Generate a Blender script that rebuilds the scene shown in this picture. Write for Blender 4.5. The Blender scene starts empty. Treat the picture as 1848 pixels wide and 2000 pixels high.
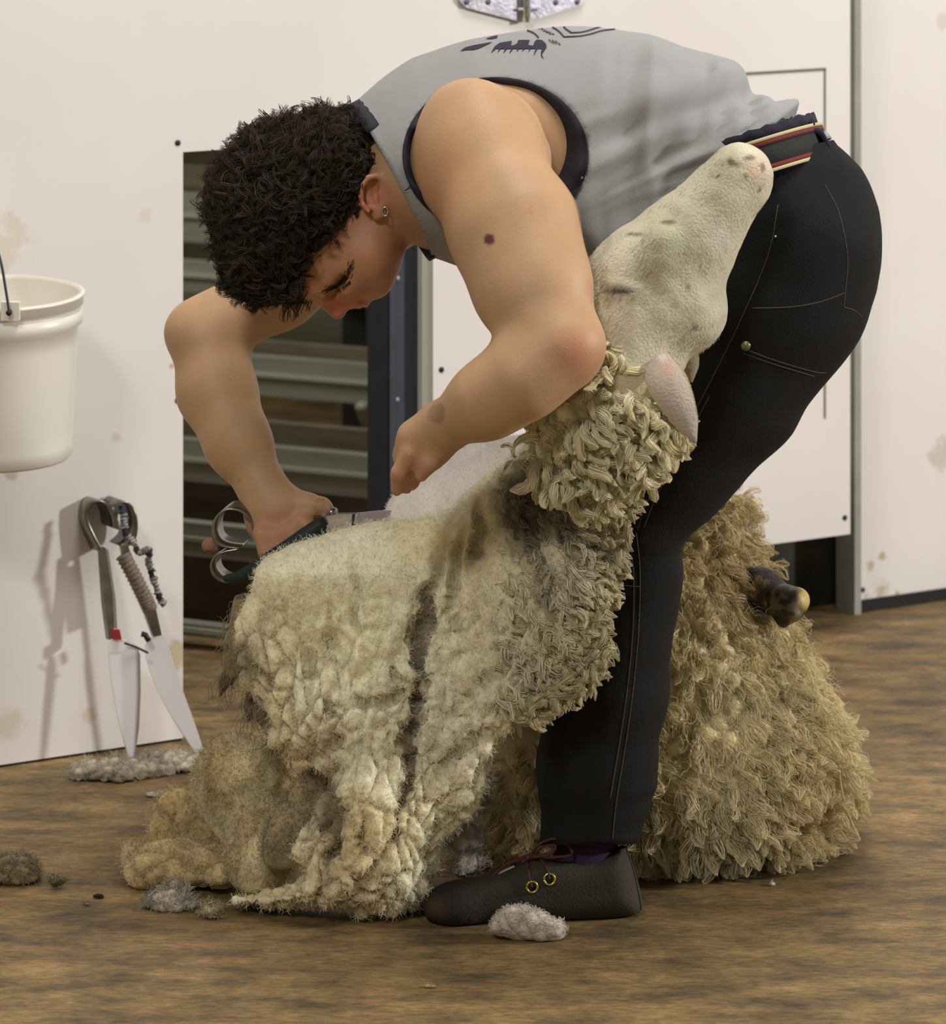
import bpy, math, random
import numpy as np
from mathutils import Vector
from mathutils.bvhtree import BVHTree

# ---------------------------------------------------------------- camera model
F_PX, HC, YH = 8320.0, 1.5, -600.0        # focal length in pixels, eye height, horizon row
def P(px, py, D):                          # point at depth D that projects to (px, py)
    return np.array([(px-924)*D/F_PX, D, HC-(py-YH)*D/F_PX])
def M(px, D=5.2): return px*D/F_PX         # pixels -> metres at depth D
def pix(V):
    V = np.asarray(V); return 924+V[...,0]*F_PX/V[...,1], YH+(HC-V[...,2])*F_PX/V[...,1]
def DF(py): return HC*F_PX/(py-YH)         # depth of the floor at row py
rng = np.random.default_rng(7)
random.seed(5)

scene = bpy.context.scene
COL = scene.collection

# ---------------------------------------------------------------- colour
def lin(c):
    c = np.asarray(c, float)/255.0
    return np.where(c <= .04045, c/12.92, ((c+.055)/1.055)**2.4)
def L4(c): return tuple(lin(c)) + (1.0,)

# ---------------------------------------------------------------- numpy noise
def _hash(i, j, k, s):
    h = (i*374761393 + j*668265263 + k*2147483647 + s*1274126177) & 0xffffffff
    h = ((h ^ (h >> 13))*1274126177) & 0xffffffff
    h = (h ^ (h >> 16))
    h = (h*2246822519) & 0xffffffff
    return ((h ^ (h >> 15)) & 0xffffff)/float(0xffffff)
def vnoise(p, seed=0):                      # value noise 0..1
    p = np.asarray(p, float); f = np.floor(p); i = f.astype(np.int64); t = p-f; t = t*t*(3-2*t)
    r = 0
    for dx in (0,1):
        for dy in (0,1):
            for dz in (0,1):
                w = (t[...,0] if dx else 1-t[...,0])*(t[...,1] if dy else 1-t[...,1])*(t[...,2] if dz else 1-t[...,2])
                r = r + w*_hash(i[...,0]+dx, i[...,1]+dy, i[...,2]+dz, seed)
    return r
def fbm(p, oct=3, seed=0):
    a, s, r = 1.0, 0.0, 0
    for o in range(oct):
        r = r + a*vnoise(np.asarray(p)*2**o + 17.3*o, seed+o); s += a; a *= .5
    return r/s
def worley(p, seed=0):
    p = np.asarray(p, float); c = np.floor(p).astype(np.int64)
    n = len(p); f1 = np.full(n, 9.0); f2 = np.full(n, 9.0); cid = np.zeros(n)
    for dx in (-1,0,1):
        for dy in (-1,0,1):
            for dz in (-1,0,1):
                q = c + np.array([dx,dy,dz])
                hx = _hash(q[:,0],q[:,1],q[:,2],seed); hy = _hash(q[:,0],q[:,1],q[:,2],seed+11); hz = _hash(q[:,0],q[:,1],q[:,2],seed+23)
                d = np.sqrt((q[:,0]+hx-p[:,0])**2+(q[:,1]+hy-p[:,1])**2+(q[:,2]+hz-p[:,2])**2)
                nw = d < f1
                f2 = np.where(nw, f1, np.minimum(f2, d)); cid = np.where(nw, hx, cid); f1 = np.minimum(f1, d)
    return f1, f2, cid

# ---------------------------------------------------------------- signed distance volumes
def smin(a, b, k):
    if k <= 0: return np.minimum(a, b)
    h = np.clip(.5+.5*(b-a)/k, 0, 1)
    return b*(1-h)+a*h-k*h*(1-h)
def smax(a, b, k): return -smin(-a, -b, k)

class Cone:                                # tapering elliptic limb; a in the picture plane, b in depth
    def __init__(s, p1, p2, ab1, ab2, k=.02, op='add', adir=None):
        s.p1, s.p2 = np.array(p1,float), np.array(p2,float)
        s.ab1, s.ab2, s.k, s.op = ab1, ab2, k, op
        ax = s.p2-s.p1; s.len = max(np.linalg.norm(ax), 1e-5)
        ax = ax/s.len if s.len > 1e-4 else np.array([1.,0,0])
        a = np.cross(ax, [0,1,0]) if adir is None else np.array(adir, float)-np.dot(adir, ax)*ax
        if np.linalg.norm(a) < 1e-3: a = np.array([0,0,1.])
        s.ax, s.a = ax, a/np.linalg.norm(a); s.b = np.cross(s.ax, s.a)
        m = max(max(ab1), max(ab2)); s.m = m
    def bbox(s):
        return np.minimum(s.p1,s.p2)-s.m, np.maximum(s.p1,s.p2)+s.m
    def d(s, X):
        q = X-s.p1; w = q@s.ax; t = np.clip(w/s.len, 0, 1)
        w = w-t*s.len
        a = s.ab1[0]+(s.ab2[0]-s.ab1[0])*t; b = s.ab1[1]+(s.ab2[1]-s.ab1[1])*t; m = np.minimum(a, b)
        u = q@s.a; v = q@s.b
        k0 = np.sqrt((w/m)**2+(u/a)**2+(v/b)**2)+1e-9
        k1 = np.sqrt((w/m**2)**2+(u/a**2)**2+(v/b**2)**2)+1e-9
        return k0*(k0-1)/k1

def cone(A, B, k=.02, op='add'):           # A, B = (px, py, D, radius px [, depth radius m])
    def ab(T):
        a = M(T[3], T[2]); return (a, T[4] if len(T) > 4 else a)
    return Cone(P(*A[:3]), P(*B[:3]), ab(A), ab(B), k, op)
def chain(pts, k=.02, op='add'):
    return [cone(pts[i], pts[i+1], k, op) for i in range(len(pts)-1)]
def ball(A, k=.02, op='add'): return cone(A, (A[0]+.5,)+tuple(A[1:]), k, op)
def ellip(px, py, D, ru, rv, b, ang=0, k=.02, op='add'):   # ellipsoid: ru px along ang, rv px across, b metres deep
    ca, sa = math.cos(ang), -math.sin(ang)
    c = P(px, py, D)
    class E:
        pass
    e = E(); e.k, e.op = k, op
    R = np.array([M(ru, D), M(rv, D), b]); ax = np.array([[ca,0,-sa],[sa,0,ca],[0,1.,0]])
    e.bbox = lambda: (c-R.max(), c+R.max())
    def d(X):
        q = (X-c)@ax.T; k0 = np.sqrt(((q/R)**2).sum(-1))+1e-9; k1 = np.sqrt(((q/R**2)**2).sum(-1))+1e-9
        return k0*(k0-1)/k1
    e.d = d
    return e

def poly_sd(pts, x, y):                    # signed distance to polygon (negative inside)
    pts = np.array(pts, float); n = len(pts)
    d = np.full(x.shape, 1e18); s = np.ones(x.shape)
    for i in range(n):
        a = pts[i]; b = pts[i-1]; e = b-a
        wx, wy = x-a[0], y-a[1]
        t = np.clip((wx*e[0]+wy*e[1])/(e@e+1e-12), 0, 1)
        bx, by = wx-e[0]*t, wy-e[1]*t
        d = np.minimum(d, bx*bx+by*by)
        c1 = y >= a[1]; c2 = y < b[1]; c3 = e[0]*wy > e[1]*wx
        flip = (c1 & c2 & c3) | (~c1 & ~c2 & ~c3)
        s = np.where(flip, -s, s)
    return s*np.sqrt(d)
def smoothpoly(pts, it=2):                 # Chaikin
    p = np.array(pts, float)
    for _ in range(it):
        q = np.roll(p, -1, 0); p = np.stack([.75*p+.25*q, .25*p+.75*q], 1).reshape(-1, 2)
    return p
class Slab:                                # rounded mass with a given outline, its own depth and thickness
    def __init__(s, pts, D, T, W, k=.02, op='add', it=2):
        s.pts = smoothpoly(pts, it) if it else np.array(pts, float); s.k, s.op = k, op
        s.D = D if callable(D) else (lambda x, y: np.full(x.shape, float(D)))
        s.T = T if callable(T) else (lambda x, y: np.full(x.shape, float(T)))
        s.W = W
        c = s.pts; xs, ys = c[:,0], c[:,1]; dd = s.D(xs, ys); tt = s.T(xs, ys)
        m = min(dd)-max(tt), max(dd)+max(tt)
        C = [P(x, y, D_) for x, y in ((xs.min(),ys.min()),(xs.max(),ys.max()),(xs.min(),ys.max()),(xs.max(),ys.min())) for D_ in m]
        s.lo, s.hi = np.min(C, 0)-.02, np.max(C, 0)+.02
    def bbox(s): return s.lo, s.hi
    def d(s, X):
        x, y = pix(X); Y = X[...,1]
        sd = poly_sd(s.pts, x, y)*Y/F_PX
        D, T = s.D(x, y), s.T(x, y)
        q = np.maximum(sd+s.W, 0)/s.W
        return (np.sqrt(q*q+((Y-D)/T)**2)-1)*np.minimum(T, s.W)

class Vol:
    def __init__(s, prims, vox, clip=None, pad=.015):
        bb = [p.bbox() for p in prims if p.op == 'add']
        lo = np.min([b[0] for b in bb], 0)-pad; hi = np.max([b[1] for b in bb], 0)+pad
        if clip: lo, hi = np.maximum(lo, clip[0]), np.minimum(hi, clip[1])
        s.lo, s.v = lo, vox
        s.n = np.ceil((hi-lo)/vox).astype(int)+1
        s.F = np.full(s.n, .5, np.float32)
        for p in prims: s.apply(p)
    def pts(s, a, b):
        g = [s.lo[i]+s.v*np.arange(a[i], b[i]) for i in range(3)]
        G = np.meshgrid(*g, indexing='ij'); return np.stack(G, -1)
    def apply(s, p):
        lo, hi = p.bbox(); m = p.k+3*s.v
        a = np.clip(np.floor((lo-m-s.lo)/s.v).astype(int), 0, s.n); b = np.clip(np.ceil((hi+m-s.lo)/s.v).astype(int)+1, 0, s.n)
        if np.any(b <= a): return
        # chunk along x to bound the memory
        for x0 in range(a[0], b[0], 24):
            x1 = min(x0+24, b[0])
            X = s.pts((x0,a[1],a[2]), (x1,b[1],b[2]))
            d = p.d(X).astype(np.float32)
            sl = (slice(x0,x1), slice(a[1],b[1]), slice(a[2],b[2]))
            s.F[sl] = smin(s.F[sl], d, p.k) if p.op == 'add' else smax(s.F[sl], -d, p.k)
    def cut(s, fn):                        # intersect with fn(X) < 0
        for x0 in range(0, s.n[0], 24):
            x1 = min(x0+24, s.n[0])
            X = s.pts((x0,0,0), (x1,s.n[1],s.n[2])); s.F[x0:x1] = np.maximum(s.F[x0:x1], fn(X).astype(np.float32))
        return s
    def mesh(s, smooth=2):
        F = s.F; F[0]=F[-1]=.1; F[:,0]=.1; F[:,-1]=.1; F[:,:,0]=.1; F[:,:,-1]=.1
        I = F < 0; n = s.n-1
        c8 = [(i,j,k) for i in (0,1) for j in (0,1) for k in (0,1)]
        cnt = np.zeros(n, np.uint8)
        for (i,j,k) in c8: cnt += I[i:i+n[0], j:j+n[1], k:k+n[2]]
        act = (cnt > 0) & (cnt < 8)
        ci = np.argwhere(act)
        idx = np.full(n, -1, np.int64); idx[act] = np.arange(len(ci))
        vals = np.stack([F[ci[:,0]+i, ci[:,1]+j, ci[:,2]+k] for (i,j,k) in c8], 1).astype(float)
        acc = np.zeros((len(ci),3)); w = np.zeros(len(ci))
        for a in range(8):
            for b in range(a+1, 8):
                A, B = np.array(c8[a]), np.array(c8[b])
                if np.abs(A-B).sum() != 1: continue
                va, vb = vals[:,a], vals[:,b]; m = (va < 0) != (vb < 0)
                t = va[m]/(va[m]-vb[m]); acc[m] += A+(B-A)*t[:,None]; w[m] += 1
        V = s.lo+s.v*(ci+acc/w[:,None])
        faces = []
        for ax in range(3):
            A = [slice(None)]*3; B = [slice(None)]*3; A[ax] = slice(0,-1); B[ax] = slice(1,None)
            e = I[tuple(A)] != I[tuple(B)]
            g = np.argwhere(e); u, v = (ax+1)%3, (ax+2)%3
            ok = (g[:,u] > 0) & (g[:,v] > 0) & (g[:,u] < n[u]) & (g[:,v] < n[v]); g = g[ok]
            def cid(du, dv):
                h = g.copy(); h[:,u] -= du; h[:,v] -= dv; return idx[h[:,0],h[:,1],h[:,2]]
            q = np.stack([cid(1,1), cid(0,1), cid(0,0), cid(1,0)], 1)
            fl = ~I[g[:,0],g[:,1],g[:,2]]; q[fl] = q[fl][:, ::-1]
            faces.append(q)
        Q = np.concatenate(faces)
        return lap(V, Q, smooth), Q

def lap(V, Q, it, w=.5):
    if it <= 0: return V
    n = len(V); e = np.concatenate([Q[:,[i,(i+1)%Q.shape[1]]] for i in range(Q.shape[1])])
    e = np.concatenate([e, e[:,::-1]]); deg = np.maximum(np.bincount(e[:,0], minlength=n), 1)
    for _ in range(it):
        A = np.stack([np.bincount(e[:,0], weights=V[e[:,1],i], minlength=n) for i in range(3)], 1)/deg[:,None]
        V = V+w*(A-V)
    return V
def normals(V, Q):
    fn = np.cross(V[Q[:,2]]-V[Q[:,0]], V[Q[:,-1]]-V[Q[:,1]])
    N = np.stack([np.bincount(Q.ravel(), weights=np.repeat(fn[:,i], Q.shape[1]), minlength=len(V)) for i in range(3)], 1)
    return N/(np.linalg.norm(N, axis=1)[:,None]+1e-12)

# ---------------------------------------------------------------- objects
def tag(o, label=None, cat=None, group=None, kind=None):
    if label: o['label'] = label
    if cat: o['category'] = cat
    if group: o['group'] = group
    if kind: o['kind'] = kind
    return o
def mk(name, V, Q, mat, parent=None, col=None, smooth=True, **t):
    V = np.asarray(V, float)
    me = bpy.data.meshes.new(name)
    if isinstance(Q, np.ndarray):
        n = Q.shape[1]
        me.vertices.add(len(V)); me.vertices.foreach_set('co', V.astype(np.float32).ravel())
        me.loops.add(Q.size); me.loops.foreach_set('vertex_index', Q.astype(np.int32).ravel())
        me.polygons.add(len(Q)); me.polygons.foreach_set('loop_start', np.arange(0, Q.size, n, dtype=np.int32))
        me.polygons.foreach_set('loop_total', np.full(len(Q), n, np.int32))
        me.update(calc_edges=True)
    else:
        me.from_pydata([tuple(v) for v in V], [], [tuple(int(i) for i in f) for f in Q]); me.update()
    me.polygons.foreach_set('use_smooth', np.full(len(me.polygons), bool(smooth)))
    if col is not None:
        at = me.color_attributes.new('Col', 'FLOAT_COLOR', 'POINT')
        c = np.ones((len(V),4), np.float32); c[:,:3] = col; at.data.foreach_set('color', c.ravel())
    me.materials.append(mat)
    o = bpy.data.objects.new(name, me); COL.objects.link(o)
    if parent is not None:
        o.parent = parent; o.matrix_parent_inverse = parent.matrix_world.inverted()
    tag(o, **t)
    return o
def bvh(V, Q): return BVHTree.FromPolygons([tuple(v) for v in V], [tuple(int(i) for i in f) for f in Q])
CAM = Vector((0,0,HC))
def hit(tree, px, py, far=None):           # where a surface lies along a pixel's line of sight
    d = (Vector(P(px, py, 5))-CAM).normalized()
    r = tree.ray_cast(CAM, d)
    if r[0] is None: return None, None
    return np.array(r[0]), np.array(r[1])

def box(lo, hi):
    x0,y0,z0 = lo; x1,y1,z1 = hi
    V = [(x0,y0,z0),(x1,y0,z0),(x1,y1,z0),(x0,y1,z0),(x0,y0,z1),(x1,y0,z1),(x1,y1,z1),(x0,y1,z1)]
    Q = np.array([(0,3,2,1),(4,5,6,7),(0,1,5,4),(1,2,6,5),(2,3,7,6),(3,0,4,7)])
    return np.array(V, float), Q
def join(parts):
    V, Q, n = [], [], 0
    for v, q in parts:
        V.append(v); Q.append(np.asarray(q)+n); n += len(v)
    return np.concatenate(V), np.concatenate(Q)
def tubes(C, R, m=6, flat=None, ref=None, caps=False):
    """C (N,n,3) centre lines, R (N,n) radii -> quads."""
    C = np.asarray(C, float); N, n, _ = C.shape; R = np.asarray(R, float)
    T = np.gradient(C, axis=1); T /= np.linalg.norm(T, axis=2)[...,None]+1e-12
    if ref is None:
        ref = rng.normal(size=(N,1,3))
    ref = np.broadcast_to(ref, C.shape)
    A = np.cross(T, ref); A /= np.linalg.norm(A, axis=2)[...,None]+1e-12; B = np.cross(T, A)
    th = np.linspace(0, 2*np.pi, m, endpoint=False)
    fb = 1.0 if flat is None else flat
    V = C[:,:,None,:]+R[:,:,None,None]*(np.cos(th)[None,None,:,None]*A[:,:,None,:]+fb*np.sin(th)[None,None,:,None]*B[:,:,None,:])
    V = V.reshape(-1,3)
    i, j, k = np.meshgrid(np.arange(N), np.arange(n-1), np.arange(m), indexing='ij')
    def id_(j_, k_): return (i*n+j_)*m+k_%m
    Q = np.stack([id_(j,k), id_(j,k+1), id_(j+1,k+1), id_(j+1,k)], -1).reshape(-1,4)
    return V, Q
def tube(path, r, m=8, **kw):              # one tube with closed ends
    C = np.array(path, float); R = np.full(len(C), r) if np.isscalar(r) else np.array(r, float)
    C = np.vstack([C[:1], C, C[-1:]]); R = np.concatenate([[1e-5], R, [1e-5]])
    C[0] = C[1]+(C[1]-C[2])*1e-3; C[-1] = C[-2]+(C[-2]-C[-3])*1e-3
    if 'ref' not in kw:
        kw['ref'] = np.array([.31,.2,.93]) if abs((C[-1]-C[0])@np.array([.31,.2,.93]))/(np.linalg.norm(C[-1]-C[0])+1e-9) < .8 else np.array([.1,.99,.1])
    return tubes(C[None], R[None], m, **kw)
def spline(pts, n=40, closed=False):       # Catmull-Rom
    p = np.array(pts, float)
    if closed: p = np.vstack([p[-1:], p, p[:2]])
    else: p = np.vstack([2*p[0]-p[1], p, 2*p[-1]-p[-2]])
    s = len(p)-3; t = np.linspace(0, s, n, endpoint=not closed); i = np.minimum(t.astype(int), s-1); u = (t-i)[:,None]
    a, b, c, d = p[i], p[i+1], p[i+2], p[i+3]
    return .5*((2*b)+(-a+c)*u+(2*a-5*b+4*c-d)*u*u+(-a+3*b-3*c+d)*u**3)
def ribbon(path, width, thick, closed=False):   # flat strip: path (n,3), width vector(s)
    p = np.array(path, float); n = len(p); w = np.broadcast_to(np.array(width, float), p.shape)
    T = np.gradient(p, axis=0); N = np.cross(T, w); N /= np.linalg.norm(N, axis=1)[:,None]+1e-12
    N = N*thick/2
    V = np.stack([p-w/2-N, p+w/2-N, p+w/2+N, p-w/2+N], 1).reshape(-1,3)
    Q = []
    for i in range(n if closed else n-1):
        j = (i+1)%n
        for k in range(4): Q.append((i*4+k, i*4+(k+1)%4, j*4+(k+1)%4, j*4+k))
    if not closed: Q += [(3,2,1,0), ((n-1)*4, (n-1)*4+1, (n-1)*4+2, (n-1)*4+3)]
    return V, np.array(Q)
def prism(pts3, off):                      # polygon (n,3) extruded by vector off
    p = np.array(pts3, float); n = len(p)
    V = np.vstack([p, p+off]); F = [tuple(range(n))[::-1], tuple(range(n, 2*n))]
    F += [(i, (i+1)%n, (i+1)%n+n, i+n) for i in range(n)]
    return V, F
def lathe(c, prof, m=48, xs=1.0):
    V, Q = [], []
    th = np.linspace(0, 2*np.pi, m, endpoint=False)
    for r, z in prof: V += [(c[0]+r*math.cos(t), c[1]+r*math.sin(t), c[2]+z) for t in th]
    for j in range(len(prof)-1):
        for k in range(m): Q.append((j*m+k, j*m+(k+1)%m, (j+1)*m+(k+1)%m, (j+1)*m+k))
    return np.array(V), np.array(Q)
def sample(V, Q, n, mask=None):            # random points + normals on a quad surface
    T = np.concatenate([Q[:,[0,1,2]], Q[:,[0,2,3]]])
    if mask is not None: T = T[mask[T].all(1)]
    a, b, c = V[T[:,0]], V[T[:,1]], V[T[:,2]]
    cr = np.cross(b-a, c-a); ar = np.linalg.norm(cr, axis=1)
    k = rng.choice(len(T), n, p=ar/ar.sum()); r1, r2 = np.sqrt(rng.random(n))[:,None], rng.random(n)[:,None]
    p = (1-r1)*a[k]+r1*(1-r2)*b[k]+r1*r2*c[k]
    N = cr[k]/(ar[k][:,None]+1e-12)
    return p, N, T[k]

# ---------------------------------------------------------------- materials
def nt(name):
    m = bpy.data.materials.new(name); m.use_nodes = True; t = m.node_tree
    return m, t, t.nodes['Principled BSDF'], t.nodes['Material Output']
def add(t, ty, **kw):
    n = t.nodes.new(ty)
    for k, v in kw.items():
        if k in n.inputs.keys(): n.inputs[k].default_value = v
        else: setattr(n, k, v)
    return n
def mat(name, rgb, rough=.6, metal=0, spec=.5, sss=0, bump=0, bscale=200, vary=0, vscale=20, attr=False, sheen=0, stretch=None, trans=0):
    m, t, b, o = nt(name); L = t.links.new
    b.inputs['Roughness'].default_value = rough; b.inputs['Metallic'].default_value = metal
    b.inputs['Specular IOR Level'].default_value = spec
    if sss:
        b.inputs['Subsurface Weight'].default_value = sss; b.inputs['Subsurface Radius'].default_value = (.012,.005,.003)
        b.inputs['Subsurface Scale'].default_value = 1.0
    if sheen: b.inputs['Sheen Weight'].default_value = sheen
    tc = add(t, 'ShaderNodeTexCoord'); mp = add(t, 'ShaderNodeMapping'); L(tc.outputs['Object'], mp.inputs['Vector'])
    if stretch: mp.inputs['Scale'].default_value = stretch
    if attr:
        a = add(t, 'ShaderNodeAttribute', attribute_name='Col'); src = a.outputs['Color']
    else:
        r = add(t, 'ShaderNodeRGB'); r.outputs[0].default_value = L4(rgb); src = r.outputs[0]
    if vary:
        n = add(t, 'ShaderNodeTexNoise', Scale=vscale, Detail=5.0); L(mp.outputs[0], n.inputs['Vector'])
        mr = add(t, 'ShaderNodeMapRange'); mr.inputs['From Min'].default_value = .3; mr.inputs['From Max'].default_value = .7
        mr.inputs['To Min'].default_value = 1-vary; mr.inputs['To Max'].default_value = 1+vary
        L(n.outputs['Fac'], mr.inputs['Value'])
        mx = add(t, 'ShaderNodeVectorMath', operation='SCALE'); L(src, mx.inputs[0]); L(mr.outputs[0], mx.inputs['Scale']); src = mx.outputs[0]
    L(src, b.inputs['Base Color'])
    if bump:
        n2 = add(t, 'ShaderNodeTexNoise', Scale=bscale, Detail=4.0); L(mp.outputs[0], n2.inputs['Vector'])
        bp = add(t, 'ShaderNodeBump', Strength=bump, Distance=.004); L(n2.outputs['Fac'], bp.inputs['Height']); L(bp.outputs[0], b.inputs['Normal'])
    return m

def bundle(name, C, R, nf, rf, col, parent, mm, core=.7, twist=2.5, m=3, vary=.25, splay=.0):
    """each lock: a core plus nf fine fibres twisting round its centre line C (k,n,3), radius R (k,n)"""
    k, n, _ = C.shape; s = np.linspace(0,1,n)
    T = np.gradient(C, axis=1); T /= np.linalg.norm(T, axis=2)[...,None]+1e-12
    ref = rng.normal(size=(k,1,3)); A = np.cross(T, ref); A /= np.linalg.norm(A,axis=2)[...,None]+1e-12; B_ = np.cross(T, A)
    ph = rng.random((k,nf,1))*6.283+rng.choice([-1,1],(k,1,1))*twist*s[None,None,:]+.5*rng.normal(size=(k,nf,1))*s
    rr_ = np.sqrt(.25+.75*rng.random((k,nf,1)))*(1+splay*s**2*rng.random((k,nf,1)))
    off = R[:,None,:]*rr_
    Cf = C[:,None]+(off*np.cos(ph))[...,None]*A[:,None]+(off*np.sin(ph))[...,None]*B_[:,None]
    Cf = Cf.reshape(k*nf, n, 3)
    Rf = np.tile(rf*(1-.6*s**3), (k*nf,1))
    V1, Q1 = tubes(Cf, Rf, m)
    cf = (col[:,None]*(1+vary*(rng.random((k,nf,1))*2-1))).reshape(k*nf,3); c1 = np.repeat(cf, n*m, 0)
    if core:
        V2, Q2 = tubes(C, R*core, 6); c2 = np.repeat(col*.8, n*6, 0)
        V1, Q1 = join([(V1,Q1),(V2,Q2)]); c1 = np.concatenate([c1,c2])
    V1[:,2] = np.maximum(V1[:,2], .0008)
    return mk(name, V1, Q1, mm, parent, col=c1)
# ================================================================ camera
cam_d = bpy.data.cameras.new('camera'); cam = bpy.data.objects.new('camera', cam_d); COL.objects.link(cam)
cam.location = (0,0,HC); cam.rotation_euler = (math.pi/2, 0, 0)
cam_d.sensor_width = 36; cam_d.sensor_fit = 'AUTO'; cam_d.lens = F_PX*36/2000
cam_d.shift_y = (YH-1000)/2000.0
cam_d.clip_start = .1; cam_d.clip_end = 100
cam_d.dof.use_dof = True; cam_d.dof.focus_distance = 5.15; cam_d.dof.aperture_fstop = 9.0
scene.camera = cam
vs = scene.view_settings; scene.display_settings.display_device = 'sRGB'
vs.view_transform = 'Standard'; vs.look = 'None'; vs.exposure = 0.0; vs.gamma = 1.0; vs.use_curve_mapping = False

# ================================================================ light
w = bpy.data.worlds.new('world'); scene.world = w; w.use_nodes = True
w.node_tree.nodes['Background'].inputs[0].default_value = L4((236,226,206)); w.node_tree.nodes['Background'].inputs[1].default_value = .26
def area(name, loc, to, size, power, col, sy=None):
    l = bpy.data.lights.new(name, 'AREA'); l.energy = power; l.size = size; l.color = col
    if sy: l.shape = 'RECTANGLE'; l.size_y = sy
    o = bpy.data.objects.new(name, l); COL.objects.link(o); o.location = loc
    o.rotation_euler = (Vector(to)-Vector(loc)).to_track_quat('-Z', 'Y').to_euler()
    return o
area('hall_lamp_right', (5.6,4.9,2.0), (-.3,6,.4), .30, 210, (1,.975,.96))
area('hall_lamp_front', (-1.6,-.4,4.8), (0,5.6,.6), .8, 134, (1,.965,.93))
area('hall_lamp_overhead', (.4,4.9,4.0), (.1,5.4,.6), 1.2, 75, (1,.965,.92))

area('pen_fill', (-.9,7.4,2.5), (-.3,8.4,  .6), .8, 27, (1,.98,.90))  # added fill light, brightens the benches beyond the gateway

# ================================================================ floor: worn plywood, streaked along x
m, t, b, o_ = nt('plywood_floor'); L = t.links.new
tc = add(t, 'ShaderNodeTexCoord')
mp = add(t, 'ShaderNodeMapping'); mp.inputs['Scale'].default_value = (8, 15, 1); mp.inputs['Rotation'].default_value = (0,0,.12)
L(tc.outputs['Object'], mp.inputs['Vector'])
n1 = add(t, 'ShaderNodeTexNoise', Scale=1.1, Detail=8.0, Roughness=.62); L(mp.outputs[0], n1.inputs['Vector'])
mp2 = add(t, 'ShaderNodeMapping'); mp2.inputs['Scale'].default_value = (60, 140, 1); mp2.inputs['Rotation'].default_value = (0,0,.12); L(tc.outputs['Object'], mp2.inputs['Vector'])
n2 = add(t, 'ShaderNodeTexNoise', Scale=1.0, Detail=5.0, Roughness=.7); L(mp2.outputs[0], n2.inputs['Vector'])
r1 = add(t, 'ShaderNodeValToRGB'); L(n1.outputs['Fac'], r1.inputs[0])
e = r1.color_ramp.elements
e[0].position = .28; e[0].color = L4((88,77,60)); e[1].position = .74; e[1].color = L4((190,162,112))
x = e.new(.42); x.color = L4((124,107,76)); x = e.new(.55); x.color = L4((158,134,90))
r2 = add(t, 'ShaderNodeValToRGB'); L(n2.outputs['Fac'], r2.inputs[0])
e = r2.color_ramp.elements; e[0].position = .34; e[0].color = (.42,.38,.36,1); e[1].position = .66; e[1].color = (1.16,1.08,.96,1)
mx = add(t, 'ShaderNodeMix', data_type='RGBA', blend_type='MULTIPLY'); mx.inputs[0].default_value = .8
L(r1.outputs[0], mx.inputs[6]); L(r2.outputs[0], mx.inputs[7])
n3 = add(t, 'ShaderNodeTexNoise', Scale=2.0, Detail=4.0); L(tc.outputs['Object'], n3.inputs['Vector'])
r3 = add(t, 'ShaderNodeValToRGB'); L(n3.outputs['Fac'], r3.inputs[0])
e = r3.color_ramp.elements; e[0].position = .38; e[0].color = (.66,.66,.70,1); e[1].position = .62; e[1].color = (1,1,1,1)
mx2 = add(t, 'ShaderNodeMix', data_type='RGBA', blend_type='MULTIPLY'); mx2.inputs[0].default_value = .9
L(mx.outputs[2], mx2.inputs[6]); L(r3.outputs[0], mx2.inputs[7]); L(mx2.outputs[2], b.inputs['Base Color'])
b.inputs['Roughness'].default_value = .62; b.inputs['Specular IOR Level'].default_value = .35
bp = add(t, 'ShaderNodeBump', Strength=.35, Distance=.003); L(n2.outputs['Fac'], bp.inputs['Height']); L(bp.outputs[0], b.inputs['Normal'])
m_floor = m
V, Q = box((-4,1.5,-.03), (4,11,0)); mk('floor', V, Q, m_floor, smooth=False, kind='structure')

# ================================================================ white painted wall, receding to the right
W0 = np.array([-.660,5.943]); WC, WS = .8461, .5331
WN = np.array([WS,-WC,0]); WD = np.array([WC,WS,0])
def wt(px):                                # wall coordinate of a picture column
    k = (px-924)/F_PX; return (k*W0[1]-W0[0])/(WC-k*WS)
def wp(tt, z, off=0.0):                    # wall coordinate, height, distance in front
    return np.array([W0[0]+WC*tt, W0[1]+WS*tt, z])+WN*off
def wz(px, py): tt = wt(px); Y = W0[1]+WS*tt; return HC-(py-YH)*Y/F_PX
# right-hand wall sits further back, parallel
k = (1672-924)/F_PX; D2 = 6.934; off2 = -((D2-(W0[1]+WS*wt(1672)))*WC)   # negative = behind
def wp2_t(px):
    k = (px-924)/F_PX; b0 = wp(0,0,off2); return (k*b0[1]-b0[0])/(WC-k*WS)

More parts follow.
